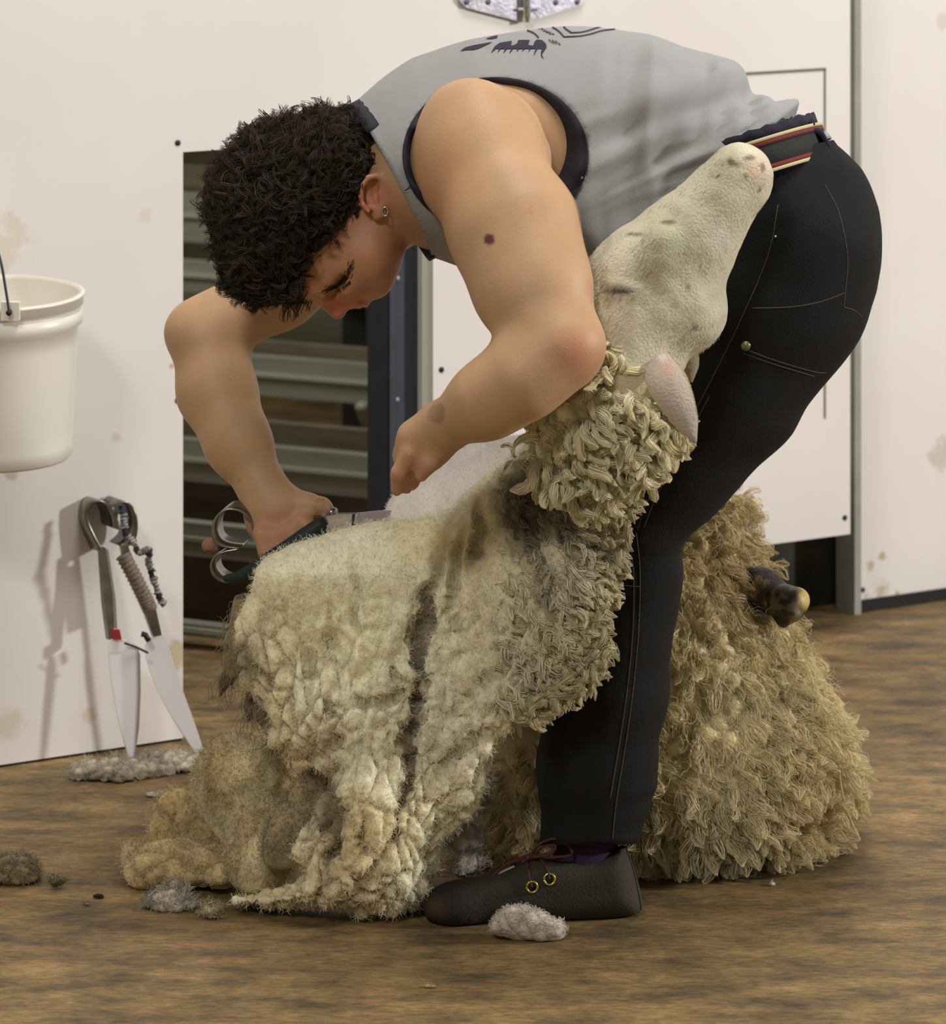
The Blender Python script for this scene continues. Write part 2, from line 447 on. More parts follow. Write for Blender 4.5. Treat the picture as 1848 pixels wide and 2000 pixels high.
def wall_mat(name, stains):
    m, t, b, o_ = nt(name); L = t.links.new
    tc = add(t, 'ShaderNodeTexCoord')
    n = add(t, 'ShaderNodeTexNoise', Scale=2.5, Detail=6.0); L(tc.outputs['Object'], n.inputs['Vector'])
    r = add(t, 'ShaderNodeValToRGB'); L(n.outputs['Fac'], r.inputs[0])
    e = r.color_ramp.elements; e[0].position = .3; e[0].color = L4((219,213,208)); e[1].position = .7; e[1].color = L4((227,222,219))
    src = r.outputs[0]
    # dirt smears with an outline of their own
    n2 = add(t, 'ShaderNodeTexNoise', Scale=20.0, Detail=8.0, Roughness=.6); L(tc.outputs['Object'], n2.inputs['Vector'])
    for (c, rad, ring, colr, amt) in stains:
        dv = add(t, 'ShaderNodeVectorMath', operation='DISTANCE'); L(tc.outputs['Object'], dv.inputs[0]); dv.inputs[1].default_value = tuple(c)
        ma = add(t, 'ShaderNodeMath', operation='MULTIPLY_ADD'); L(n2.outputs['Fac'], ma.inputs[0]); ma.inputs[1].default_value = rad*3.4; L(dv.outputs['Value'], ma.inputs[2])
        rr = add(t, 'ShaderNodeMapRange', interpolation_type='SMOOTHSTEP')
        L(ma.outputs[0], rr.inputs['Value'])
        rr.inputs['From Min'].default_value = rad*2.75; rr.inputs['From Max'].default_value = rad*2.05; 
        rr.inputs['To Min'].default_value = 0; rr.inputs['To Max'].default_value = amt
        fac = rr.outputs[0]
        if ring:
            r2 = add(t, 'ShaderNodeMapRange', interpolation_type='SMOOTHSTEP'); L(ma.outputs[0], r2.inputs['Value'])
            r2.inputs['From Min'].default_value = rad*(1.35); r2.inputs['From Max'].default_value = rad*1.15; r2.inputs['To Min'].default_value = 1; r2.inputs['To Max'].default_value = .25
            mm = add(t, 'ShaderNodeMath', operation='MULTIPLY'); L(fac, mm.inputs[0]); L(r2.outputs[0], mm.inputs[1]); fac = mm.outputs[0]
        mx = add(t, 'ShaderNodeMix', data_type='RGBA'); L(fac, mx.inputs[0]); L(src, mx.inputs[6]); mx.inputs[7].default_value = L4(colr); src = mx.outputs[2]
    L(src, b.inputs['Base Color']); b.inputs['Roughness'].default_value = .5
    return m
zl = lambda px, py: (wt(px), wz(px, py))
def ws(px, py): tt = wt(px); return wp(tt, wz(px, py))
st = [(ws(5,485), .045, False, (206,200,182), .8), (ws(265,1195), .05, False, (214,204,190), .0),
      (ws(350,1275), .022, False, (186,170,128), .8), (ws(15,1420), .03, False, (196,186,160), .6),
      (ws(175,1395), .013, False, (205,190,165), .8), (ws(228,855), .012, False, (206,192,165), .7),
      (ws(335,716), .008, False, (170,130,90), .7), (ws(285,420), .01, False, (214,200,185), .6), (ws(20,925), .012, False, (180,165,135), .7)]
m_wall = wall_mat('white_painted_board', st)
b2 = lambda px, py: (lambda q: np.array([q[0], q[1], HC-(py-YH)*q[1]/F_PX]))(wp(wp2_t(px), 0, off2))
m_wall2 = wall_mat('white_painted_board_stained', [(b2(1725,1150), .026, False, (176,156,104), .75), (b2(1752,1158), .010, False, (160,138,84), .8), (b2(1693,1165), .012, False, (190,172,128), .6), (b2(1722,1085), .010, False, (170,150,100), .8),
      (b2(1700,1108), .012, False, (170,150,100), .7), (b2(1846,890), .03, False, (176,172,150), .6), (b2(1840,40), .02, False, (190,182,160), .5)])
tL, tE, zE = -3.0, wt(357.5), wz(360,297)
tP0, tP1, zP = wt(846), wt(1661), wz(1660,1043)
poly = [(tL,.004),(tE,.004),(tE,zE),(tP0,zE),(tP0,zP),(tP1,zP),(tP1,2.6),(tL,2.6)]
V, Fc = prism([wp(a, z) for a, z in poly], -WN*.03)
mk('wall_back', V, Fc, m_wall, smooth=False, kind='structure')
wall_back = bpy.data.objects['wall_back']
tr = wp2_t(1673)
V, Fc = prism([wp(a, z, off2) for a, z in [(tr,.012),(tr+4,.012),(tr+4,2.6),(tr,2.6)]], -WN*.03)
wall_right = mk('wall_right', V, Fc, m_wall2, smooth=False, kind='structure')
m_grey = mat('grey_painted_steel', (150,150,142), .5, vary=.1)
m_dark = mat('dark_gap', (30,28,24), .9)
# grey steel jamb between the two boards
V, Fc = prism([wp(wp2_t(1661), z, off2+.012) for z in (.0, 2.6)]+[wp(wp2_t(1673.5), z, off2+.012) for z in (2.6, .0)], -WN*.05)
mk('trim_1', V, Fc, m_grey, smooth=False, kind='structure')
# pale edge of the board beside the dark post
V, Fc = prism([wp(wt(838), z, -.02) for z in (.0, zE)]+[wp(wt(848), z, -.02) for z in (zE, .0)], -WN*.03)
mk('trim_2', V, Fc, mat('pale_edge', (196,198,190), .5), smooth=False, kind='structure')
# dark strips standing in for the black shadow gap under the boards
V, Fc = prism([wp(a, z, off2+.004) for a, z in [(wp2_t(1662),0),(wp2_t(1662)+4,0),(wp2_t(1662)+4,.02),(wp2_t(1662),.02)]], -WN*.04)
mk('gap_shade_right', V, Fc, m_dark, smooth=False, kind='structure')
V, Fc = prism([wp(a, z, -.004) for a, z in [(tL,0),(tE,0),(tE,.02),(tL,.02)]], -WN*.02)
mk('gap_shade_left', V, Fc, m_dark, smooth=False, kind='structure')
# saw-cut outline of the hatch in the board
m_groove = mat('saw_cut', (108,106,98), .8)
za, zb = wz(1611,135), wz(1611,135)-.55
ta, tb = wt(1180), wt(1611)
parts = []
for (u0,z0,u1,z1) in ((ta,za-.0022,tb+.002,za+.0022),(tb-.0016,zb,tb+.0016,za)):
    V, Fc = prism([wp(u0,z0,.0012), wp(u1,z0,.0012), wp(u1,z1,.0012), wp(u0,z1,.0012)], -WN*.003)
    parts.append((V, Fc))
Vg = np.vstack([p[0] for p in parts]); Fg = list(parts[0][1])+[tuple(i+len(parts[0][0]) for i in f) for f in parts[1][1]]
mk('trim_5', Vg, Fg, m_groove, smooth=False, kind='structure')
# added dark sheet behind the raised board, stands in for the darkness below
V, Fc = prism([wp(a, z, -.235) for a, z in [(wt(850)+.16,0),(wt(1661)+.155,0),(wt(1661)+.155,.35),(wt(850)+.16,.35)]], -WN*.02)
mk('gap_dark_sheet', V, Fc, mat('gap_darkness', (40,39,31), .9, vary=.6, vscale=9), smooth=False, kind='structure')
# screw heads
m_screw = mat('dark_screw', (52,50,58), .45, metal=.6)
def disc(c, n, r, h=.0015, m=14):
    n = np.array(n)/np.linalg.norm(n); a = np.cross(n, [0,0,1.]); a = a/np.linalg.norm(a) if np.linalg.norm(a) > .1 else np.array([1.,0,0]); b_ = np.cross(n, a)
    th = np.linspace(0, 2*np.pi, m, endpoint=False); ring = [c+r*(math.cos(q)*a+math.sin(q)*b_) for q in th]
    return prism(ring, n*h)
for (x, y) in ((347,279),(347,782),(862,722),(992,690),(1650,1011)):
    V, Fc = disc(wp(wt(x), wz(x,y), 0), WN, .0042); mk('screw', V, Fc, m_screw, wall_back)
for (x, y) in ((1685,1152),):
    c = b2(x,y); V, Fc = disc(c, WN, .0042); mk('screw', V, Fc, m_screw, wall_right)

# dark blue-grey steel post in the gateway
m_post = mat('navy_steel', (50,54,66), .42, metal=.2, vary=.12, vscale=30)
pt = wt(779), wt(838)
V, Fc = prism([wp(pt[0],0,-.032), wp(pt[1]+.003,0,-.032), wp(pt[1]+.003,0,-.09), wp(pt[0],0,-.09)], np.array([0,0,2.3]))
post = mk('gate_post', V, Fc, m_post, smooth=False, label='dark blue-grey square steel post at the right side of the gateway', cat='post')
for (x, y) in ((797,548),(796,786)):
    V, Fc = disc(wp(wt(x), wz(x,y), -.03), WN, .0035); mk('bolt', V, Fc, m_grey, post)
V, Fc = prism([wp(pt[0]+.0,z,-.029) for z in (0,2.2)]+[wp(pt[0]+.010,z,-.029) for z in (2.2,0)], WN*.004)
mk('flange', V, Fc, m_post, post, smooth=False)

# ================================================================ galvanised folding bracket on the wall
m_galv = mat('galvanised_steel', (176,174,184), .32, metal=.75, vary=.25, vscale=60, bump=.1)
m_steeld0 = mat('dull_screw', (110,108,116), .5, metal=.6)
hx = 1018
br = mk('hinge_bracket', *prism([wp(wt(x), wz(x,y), .004) for x, y in ((893,-60),(893,2),(905,14),(1012,42),(1012,-60))], WN*.004), m_galv, smooth=False,
        label='galvanised steel hinge bracket on the white wall above the back', cat='hinge')
mk('hinge_leaf', *prism([wp(wt(x), wz(x,y), .004) for x, y in ((1022,-60),(1022,42),(1126,10),(1134,2),(1134,-60))], WN*.004), m_galv, br, smooth=False)
V, Q = tube([wp(wt(hx), wz(hx,y), .014) for y in (-60,-20,10,42)], .006, 12); mk('hinge_pin', V, Q, mat('bright_rod', (215,220,220), .15, metal=1), br)
V, Q = tube([wp(wt(x), wz(x,18), .012) for x in (1003,1040)], .0025, 8); mk('cotter_pin', V, Q, m_galv, br)
for (x, y) in ((906,3),(948,3),(1080,4),(1122,3)):
    V, Fc = disc(wp(wt(x), wz(x,y), .008), WN, .0045, .001); mk('screw', V, Fc, m_steeld0, br)

# ================================================================ pen behind the gateway: dim benches seen through it
m_alu = mat('dull_aluminium', (148,150,138), .55, metal=.15, vary=.10, vscale=8, stretch=(1,1,14))
m_wood = mat('brown_plank', (112,102,82), .7, vary=.2, vscale=10, stretch=(1,1,10))
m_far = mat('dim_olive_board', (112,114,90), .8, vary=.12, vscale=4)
bd = np.array([.894,-.447,0]); bn = np.array([-.447,-.894,0])
def bench(pyc, half, D, mm, name, label, cat, grp, thick=.03, ln=(-.9,.9), lip=True):
    c = P(600, pyc, D); h = M(half, D)
    def pr(zc, hh, o_, th):
        base = [c+bd*ln[0]+bn*o_+[0,0,zc-hh], c+bd*ln[1]+bn*o_+[0,0,zc-hh], c+bd*ln[1]+bn*o_+[0,0,zc+hh], c+bd*ln[0]+bn*o_+[0,0,zc+hh]]
        return prism(base, -bn*th)
    o = mk(name, *pr(0,h,0,thick), mm, smooth=False, label=label, cat=cat, group=grp)
    if lip: mk('lip', *pr(h*.1,.0035,.008,.01), mat('bright_lip', (176,182,168), .4), o, smooth=False)
    return o
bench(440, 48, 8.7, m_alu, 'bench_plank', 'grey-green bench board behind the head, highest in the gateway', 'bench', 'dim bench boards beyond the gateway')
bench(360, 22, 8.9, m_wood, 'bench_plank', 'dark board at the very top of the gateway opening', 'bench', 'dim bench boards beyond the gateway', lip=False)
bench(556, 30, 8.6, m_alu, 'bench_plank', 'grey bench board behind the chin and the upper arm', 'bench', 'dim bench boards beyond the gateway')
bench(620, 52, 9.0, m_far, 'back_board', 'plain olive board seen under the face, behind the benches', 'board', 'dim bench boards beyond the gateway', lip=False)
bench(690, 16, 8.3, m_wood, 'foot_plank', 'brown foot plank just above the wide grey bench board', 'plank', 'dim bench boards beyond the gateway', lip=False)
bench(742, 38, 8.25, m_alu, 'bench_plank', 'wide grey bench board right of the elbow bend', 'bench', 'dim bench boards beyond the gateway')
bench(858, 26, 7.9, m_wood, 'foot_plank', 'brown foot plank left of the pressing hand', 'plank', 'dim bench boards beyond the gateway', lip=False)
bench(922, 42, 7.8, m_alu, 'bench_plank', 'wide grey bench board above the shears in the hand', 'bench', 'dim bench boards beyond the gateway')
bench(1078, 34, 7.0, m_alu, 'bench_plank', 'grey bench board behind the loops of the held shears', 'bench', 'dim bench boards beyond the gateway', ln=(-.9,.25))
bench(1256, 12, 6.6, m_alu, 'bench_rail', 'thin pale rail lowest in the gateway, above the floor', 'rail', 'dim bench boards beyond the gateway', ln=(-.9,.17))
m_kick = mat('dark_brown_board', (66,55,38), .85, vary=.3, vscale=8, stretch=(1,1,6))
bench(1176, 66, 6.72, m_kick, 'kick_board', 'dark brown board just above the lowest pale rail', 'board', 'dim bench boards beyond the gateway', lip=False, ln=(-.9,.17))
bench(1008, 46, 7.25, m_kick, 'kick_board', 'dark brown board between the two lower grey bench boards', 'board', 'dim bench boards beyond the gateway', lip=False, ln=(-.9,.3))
for (px, py0, py1, D, lb) in ((693,600,860,8.6,'black upright strut right below the nose'), (752,600,700,8.7,'black upright strut next to the gate post, under the chin')):
    a = P(px-24, py0, D); b_ = P(px+24, py1, D)
    V, Q = box((a[0], D-.02, 0), (b_[0], D+.02, a[2])); mk('bench_strut', V, Q, mat('black_steel', (22,22,22), .6), smooth=False, label=lb, cat='strut')
V, Q = tube(spline([P(705,790,8.0),P(716,822,8.02),P(745,852,8.05),P(770,870,8.1)], 14), .012, 8); mk('pale_hose', V, Q, mat('pale_plastic', (150,148,136), .5), label='short pale hose curving under the bench, left of the gate post', cat='hose')
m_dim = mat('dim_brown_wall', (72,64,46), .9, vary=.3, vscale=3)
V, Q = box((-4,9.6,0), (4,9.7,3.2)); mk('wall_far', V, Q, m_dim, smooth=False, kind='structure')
# ================================================================ bucket hung on the wall
m_pail = mat('milky_white_plastic', (232,228,216), .38, sss=.0, vary=.03, vscale=8)
bc = P(-8, 890, 5.79); bc[1] = 5.79
Rt, Rb, hh = M(168,5.79), M(150,5.79), M(890-568,5.79)
prof = [(.0,0),(Rb-.004,0),(Rb,.004)]
def rr(z): return Rb+(Rt-Rb)*z/hh
for z in np.linspace(.02, hh*.80, 8): prof.append((rr(z)-.002, z))
prof += [(rr(hh*.82)+.004,hh*.822),(rr(hh*.84)+.004,hh*.90),(rr(hh*.9)+.001,hh*.905),(rr(hh*.9)+.001,hh*.93),(rr(hh*.93)+.004,hh*.935),(rr(hh)+.003,hh*.985),(rr(hh)+.005,hh*.99),(rr(hh)+.005,hh),(rr(hh)-.001,hh+.002),(rr(hh)-.003,hh-.004),(Rb-.004,.006),(0,.006)]
V, Q = lathe(bc, prof, 72)
# leans a little toward the viewer
a_ = .06; c0 = bc.copy(); Vv = V-c0; V = np.stack([Vv[:,0], Vv[:,1]*math.cos(a_)-Vv[:,2]*math.sin(a_), Vv[:,1]*math.sin(a_)+Vv[:,2]*math.cos(a_)], 1)+c0
bucket = mk('bucket', V, Q, m_pail, label='white plastic pail with wire handle hanging on the white wall', cat='bucket')
V, Q = box(P(2,626,5.655)+[0,-.004,0], P(38,590,5.655)+[0,.012,0]); V[:,2].sort
mk('handle_lug', V, Q, m_pail, bucket, smooth=False)
pv = P(18,610,5.645)
V, Q = tube(spline([pv, P(12,570,5.65), P(0,505,5.66), P(-25,430,5.70), P(-60,400,5.8)], 20), .0019, 8); mk('wire_handle', V, Q, mat('dark_wire', (60,62,74), .4, metal=.6), bucket)
V, Q = tube([pv+[0,.004,0], pv+[0,-.006,0]], .004, 10); mk('handle_pivot', V, Q, m_screw, bucket)

# ================================================================ blade shears leaning on the wall
m_steel = mat('polished_steel', (225,225,235), .16, metal=1)
m_steeld = mat('worn_spring_steel', (150,148,142), .28, metal=1, vary=.2, vscale=60)
m_blade = mat('glare_white_blade', (252,250,254), .26, metal=.15, spec=1.0)  # near-white diffuse base stands in for the glare off the steel
wv = -WN*.050
def SP(x, y, D=5.985): return P(x, y, D)
bow = spline([SP(204,1080),SP(186,1050),SP(172,1015),SP(177,988),SP(195,979),SP(215,990),SP(229,1012),SP(232,1035),SP(229,1010),SP(234,990),SP(246,981),SP(262,995),SP(268,1022),SP(264,1052),SP(246,1070)], 70)
V, Q = ribbon(bow+wv*.5, wv, .0024)
ls = mk('hand_shears', V, Q, m_steeld, label='open steel blade shears leaning points down against the white wall', cat='shears')
def flat(pts, D0, D1, th, y0=980, y1=1500):   # flat blade in the shears' plane
    p = [P(x, y, D0+(D1-D0)*(y-y0)/(y1-y0)) for x, y in pts]
    return prism(p, -WN*th)
V, Fc = flat([(197,1074),(206,1070),(220,1160),(224,1246),(213,1250),(204,1180)], 5.985, 5.955, .010); mk('handle', V, Fc, m_steeld, ls, smooth=False)
V, Fc = flat([(206,1070),(212,1075),(226,1170),(230,1240),(224,1246),(220,1160)], 5.983, 5.953, .016); mk('handle', V, Fc, m_steel, ls, smooth=False)
V, Fc = flat(smoothpoly([(214,1246),(262,1252),(271,1275),(273,1340),(270,1420),(260,1492),(256,1498),(250,1470),(234,1415),(221,1350),(214,1290)], 1), 5.985, 5.951, .004); mk('blade', V, Fc, m_blade, ls, smooth=False, label='left blade, broad and bright')
V, Fc = flat([(268,1262),(274,1280),(275,1350),(272,1420),(262,1488),(266,1420),(269,1350)], 5.98, 5.947, .009); mk('blade_spine', V, Fc, m_steel, ls, smooth=False)
V, Fc = flat([(236,1066),(250,1066),(262,1095),(304,1186),(316,1240),(300,1244),(284,1200),(248,1120)], 5.990, 6.0, .006); mk('handle', V, Fc, m_steeld, ls, smooth=False)
V, Fc = flat(smoothpoly([(296,1240),(318,1238),(328,1255),(350,1330),(380,1410),(400,1472),(394,1482),(384,1474),(330,1390),(300,1330),(282,1270)], 1), 5.99, 6.002, .004); mk('blade', V, Fc, m_blade, ls, smooth=False, label='right blade, spread outward')
gp = np.array([P(240,1084,5.985), P(262,1125,5.986), P(282,1165,5.987), P(294,1192,5.988)])
V, Q = tube(spline(gp, 60), np.array([.0105+.0012*math.sin(i*1.6) for i in range(60)]), 14); mk('grip_wrap', V, Q, mat('brown_braided_tape', (116,104,88), .75, vary=.35, vscale=160, bump=.5, bscale=150), ls)
cp = spline([P(238,986,5.965),P(243,1015,5.963),P(247,1040,5.96),P(262,1062,5.955),P(272,1080,5.95),P(290,1074,5.95),P(291,1095,5.952),P(296,1118,5.955),P(304,1145,5.957),P(313,1172,5.96),P(322,1180,5.96)], 90)
V, Q = tube(cp, .0044, 8)
cc = np.repeat(np.where(((np.arange(92)*7)//5)%3 > 0, 1, 0)[:,None], 8, 1).reshape(-1)
V = V+.0012*rng.normal(size=V.shape)
mk('cord', V, Q, mat('black_and_white_cord', (0,0,0), .8, attr=True), ls, col=np.where(cc[:,None] > 0, lin((36,36,42)), lin((170,166,158))))
V, Fc = flat([(222,1230),(234,1230),(238,1250),(224,1250)], 5.972, 5.95, .010); mk('red_stop', V, Fc, mat('red_plastic', (150,40,36), .5), ls, smooth=False)
V, Q = tube([P(276,1238,5.975), P(284,1240,5.975), P(291,1252,5.975)], .004, 8); mk('stud', V, Q, m_screw, ls)
V, Q = tube([P(243,1256,5.955), P(266,1264,5.96), P(289,1275,5.97)], .0016, 8); mk('latch_wire', V, Q, m_screw, ls)
# ================================================================ person: one continuous body surface
m_skin = mat('skin', (0,0,0), .52, spec=.4, sss=.12, attr=True, vary=.07, vscale=18, bump=.12, bscale=350)
B = []
# torso (slightly inside the shirt)
torso = [(800,330,5.27,120,.15),(900,302,5.27,188,.165),(1010,300,5.28,215,.16),(1140,300,5.29,180,.125),(1260,285,5.30,135,.115),(1370,290,5.31,105,.105),(1470,330,5.31,95,.105),(1535,440,5.31,140,.145)]
B += chain(torso, .04)
B += chain([(1500,590,5.235,150,.085),(1395,760,5.235,120,.08),(1245,1030,5.235,75,.06),(1190,1350,5.235,55,.04),(1155,1600,5.24,40,.025),(1140,1755,5.24,34,.024)], .03)
B += chain([(1480,590,5.45,150,.085),(1370,740,5.5,120,.08),(1215,950,5.56,75,.06),(1170,1250,5.58,60,.05),(1150,1560,5.6,45,.04)], .03)
# neck
B += chain([(900,300,5.25,110,.085),(800,345,5.23,88,.065),(700,380,5.22,90,.062)], .03)
# near arm
B += [ellip(935,300,5.108,150,122,.070,math.radians(-72),k=.02)]
B += chain([(945,335,5.085,116,.070),(1005,450,5.02,118,.065),(1040,560,4.975,106,.058),(1083,672,4.93,83,.048)], .035)
B += chain([(1083,685,4.93,80,.048),(1020,738,4.92,74,.044),(950,783,4.93,66,.038),(862,836,4.975,47,.026)], .03)
B += [ball((1120,672,4.93,46,.035), .03)]
# near hand: a fist pressing the skin, knuckles down
B += chain([(862,836,4.975,46,.024),(826,868,4.985,50,.022),(806,898,4.99,42,.02)], .018)
for i,(mx,my,px_,py_,tx,ty,D) in enumerate(((800,886,779,925,775,957,4.968),(804,890,785,930,783,953,4.987),(812,894,796,932,794,953,5.004),(824,890,812,924,806,946,5.018))):
    B += chain([(mx,my,D,18,.011),(px_,py_,D+.002,15.5,.0095),(tx,ty,D+.012,12.5,.008)], .006)
B += chain([(838,872,4.97,20,.012),(838,905,4.962,16,.010),(822,930,4.966,13,.008)], .008)
# far arm
B += chain([(790,370,5.40,105,.07),(680,430,5.42,98,.06),(545,560,5.42,72,.048),(405,650,5.40,65,.045)], .035)
B += chain([(405,655,5.40,66,.046),(424,765,5.37,70,.045),(465,865,5.33,58,.036),(514,955,5.30,43,.026)], .03)
B += [ball((366,648,5.40,30,.03), .03)]
# far hand gripping the shears, back of the hand toward the viewer
B += chain([(514,955,5.30,43,.025),(538,1000,5.285,58,.021),(552,1028,5.28,62,.019)], .02)
for i,(mx,my,px_,py_,tx,ty) in enumerate(((512,1042,522,1078,545,1098),(538,1046,548,1072,570,1085),(566,1036,578,1056,598,1068),(592,1020,606,1038,624,1050))):
    D = 5.262
    B += chain([(mx,my,D,20,.012),(px_,py_,D-.004,17,.0105),(tx,ty,D+.022,13,.009)], .006)
B += chain([(572,985,5.285,24,.014),(602,984,5.277,19,.012),(630,990,5.272,16,.010),(643,1000,5.27,12,.009)], .010)
# head
HD = 5.215
B += [ellip(592,400,HD,146,142,.082, math.radians(160), k=.03),
      ellip(665,482,HD,112,92,.070, math.radians(50), k=.03),
      ellip(714,505,HD-.012,72,56,.052, math.radians(50), k=.025),
      ball((625,540,HD,42,.050), .025)]                                     # forehead
B += chain([(736,425,HD-.02,40,.045),(735,500,HD-.004,36,.043),(733,548,HD,32,.035)], .02)   # jaw to chin
B += chain([(700,545,HD,42,.040),(694,572,HD,24,.024)], .015)             # mouth block
B += chain([(634,562,HD,13,.011),(646,590,HD,13.5,.012),(660,608,HD,16,.014)], .012)   # nose
B += [ball((679,594,HD-.013,12,.010), .006), ball((679,594,HD+.013,12,.010), .006)]
B += chain([(700,592,HD-.015,6,.007),(701,594,HD+.015,6,.007)], .005) + chain([(715,590,HD-.013,6,.007),(716,591,HD+.013,6,.007)], .005)
B += chain([(612,560,HD-.045,12,.009),(662,520,HD-.062,12,.008)], .012)   # brow ridge
B += [ball((676,552,HD-.048,24,.014), .012)]                               # closed lid over the eye
B += chain([(640,585,HD-.030,8,.012),(668,548,HD-.066,8,.012)], .008, 'sub')   # eye socket crease
B += [ball((722,500,HD-.058,30,.014), .03)]                                # cheek
B += chain([(683,588,HD-.034,3.5,.008),(712,566,HD-.054,3,.008)], .006, 'sub')     # fold beside the mouth
# near ear
ED = HD-.078
ear = [(756,372),(752,352),(738,342),(720,346),(708,362),(705,382),(710,402),(720,414)]
B += [ellip(733,382,ED+.012,42,25,.010,math.radians(100),k=.006)]
B += [ellip(731,376,ED-.002,26,13,.013,math.radians(100),k=.004,op='sub')]
for i in range(len(ear)-1): B.append(cone((ear[i][0],ear[i][1],ED-.004+.001*abs(i-3),5.5,.0035),(ear[i+1][0],ear[i+1][1],ED-.004,5.5,.0035), .004))
B += chain([(752,358,ED+.002,5,.004),(744,378,ED-.001,6,.004),(748,400,ED,7,.004),(744,416,ED+.001,10,.005),(734,424,ED+.003,8,.005)], .005)
B += [ball((727,402,ED+.002,6,.005), .004)]
vol = Vol(B, .0034); body_F = vol
V, Q = vol.mesh(2)
px, py = pix(V)
base = lin((188,151,114))
n = fbm(V*9, 3, 3)[:,None]
c = base*(1+.10*(n-.5))
def mixc(c, w, col): w = np.clip(w, 0, 1)[:,None]; return c*(1-w)+lin(col)*w
def blob(px, py, x, y, r, soft=.5): d = np.hypot(px-x, py-y)/r; return np.clip((1-d)/soft, 0, 1)
face = blob(px,py,680,500,160,.4)*(V[:,1] < 5.35)
c = mixc(c, face*.6, (186,122,92))
c = mixc(c, blob(px,py,659,604,34,.8)*.7, (196,104,88))
c = mixc(c, blob(px,py,730,380,50,.6)*.6, (200,120,92))
c = mixc(c, blob(px,py,1130,690,70,.9)*.45*(V[:,1] < 5.05), (196,110,88))          # reddened elbow
c = mixc(c, blob(px,py,860,320,90,.9)*.35, (190,122,82))
c = mixc(c, blob(px,py,870,400,80,.9)*.25, (190,122,82))
c = mixc(c, blob(px,py,800,920,90,.7)*.40, (176,112,92))
c = mixc(c, blob(px,py,545,1040,80,.7)*.45, (190,120,96))
nn = fbm(V*60, 3, 9)
c = mixc(c, np.clip((blob(px,py,850,806,34,.8)*nn*1.6-.36)*6,0,1)*.55*(V[:,1] < 5.05), (120,96,58))   # dirt on the wrist
c = mixc(c, (blob(px,py,625,985,30,.8)*nn*1.5 > .42)*.4, (140,96,60))
c = mixc(c, np.clip((12-np.hypot((px-956)*1.0, py-468))/2.5, 0, 1)*(V[:,1] < 5.1), (98,56,44))  # mole
for x, y, r in ((467,938,4),(448,742,3),(999,248,2.5),(1002,441,2.5),(831,325,3),(1036,414,2.5)):
    c = mixc(c, np.clip((r-np.hypot(px-x, py-y))/2, 0, 1)*.6, (130,80,56))
lipm = np.clip(1-np.hypot((px-706)/14, (py-590)/7), 0, 1)*(np.abs(V[:,1]-HD) < .03); c = mixc(c, lipm*1.5, (158,84,76))
person = mk('person', V, Q, m_skin, col=c, label='person bent forward in grey sleeveless shirt and black trousers, shearing the sheep', cat='person')
body_bvh = bvh(V, Q)

# eyebrow and lashes, laid on the face as short hairs
m_hairdark = mat('dark_brown_hair', (66,46,34), .55, spec=.4, vary=.4, vscale=120)
def hairs_on(tree, a, b_, n, ln, r, dirp, w=4, lift=.0006):
    C = []
    for i in range(n):
        u = random.random(); x = a[0]+(b_[0]-a[0])*u+random.gauss(0, w*.5); y = a[1]+(b_[1]-a[1])*u+random.gauss(0, w*.5)
        p0, n0 = hit(tree, x, y)
        if p0 is None: continue
        q, n1 = hit(tree, x+dirp[0]*ln+random.gauss(0,1), y+dirp[1]*ln+random.gauss(0,1))
        if q is None or np.linalg.norm(q-p0) > .03: continue
        C.append([p0+n0*lift*.3, (p0+q)/2+n0*lift*1.5, q+n1*lift])
    return tubes(np.array(C), np.tile([r,r*.8,r*.2], (len(C),1)), 4)
V, Q = hairs_on(body_bvh, (630,572), (672,548), 110, 12, .00036, (.75,-.55), 5); V_b, Q_b = hairs_on(body_bvh, (668,556), (686,520), 95, 9, .00034, (.35,-.8), 7); mk('eyebrow', *join([(V,Q),(V_b,Q_b)]), m_hairdark, person)
V, Q = hairs_on(body_bvh, (662,568), (684,549), 60, 7, .00036, (.1,.9), 2); mk('eyelashes', V, Q, m_hairdark, person)

# ---------------------------------------------------------------- hair
hd = [ellip(582,402,HD,156,150,.094, math.radians(160), k=.02), ellip(660,320,HD,84,66,.083, math.radians(35), k=.05),
      ellip(530,500,HD-.01,72,58,.072, math.radians(40), k=.04)]
vol = Vol(hd, .004)
def hcut(X):
    x, y = pix(X); side = np.clip((HD-.01-X[...,1])/.03, 0, 1)
    d1 = 186-np.hypot(x-757, y-590)                          # face
    d2 = 54-np.hypot(x-744, y-388)                           # around the ear
    d3 = (x-(742+.35*(y-300)))                               # nape
    d4 = (y-(592-.05*(x-500)))
    return np.maximum.reduce([d1, d2-6, d3, d4])/1600
vol.cut(hcut)
V, Q = vol.mesh(2); N = normals(V, Q)
f1, f2, cid = worley(V*52, 5)
V = V+N*((.55-f1)*.011+.007*(fbm(V*18,2,4)-.5))[:,None]
hc = lin((40,34,27))*(1+1.0*(fbm(V*70,2,8)-.4))[:,None]
hair = mk('hair', V, Q, mat('hair_mass', (0,0,0), .6, spec=.35, attr=True, bump=.8, bscale=260), person, col=hc)
p0, N0, _ = sample(V, Q, 8500)
k = (p0[:,1] < HD+.06); p0, N0 = p0[k], N0[k]; n_ = len(p0); s_ = np.linspace(0,1,10)
hx0, hy0 = pix(p0)
cur = np.cross(N0, np.stack([fbm(p0*16,2,81)-.5, fbm(p0*16,2,82)-.5, fbm(p0*16,2,83)-.5],1)); cur += .25*np.cross(N0, rng.normal(size=N0.shape))*.3
t1 = cur/(np.linalg.norm(cur,axis=1)[:,None]+1e-9); t2 = np.cross(N0, t1)
ph = rng.random(n_)*6.28; rc = .0045+.004*rng.random(n_); tw = rng.choice([-1,1], n_)*(2.2+3*rng.random(n_))
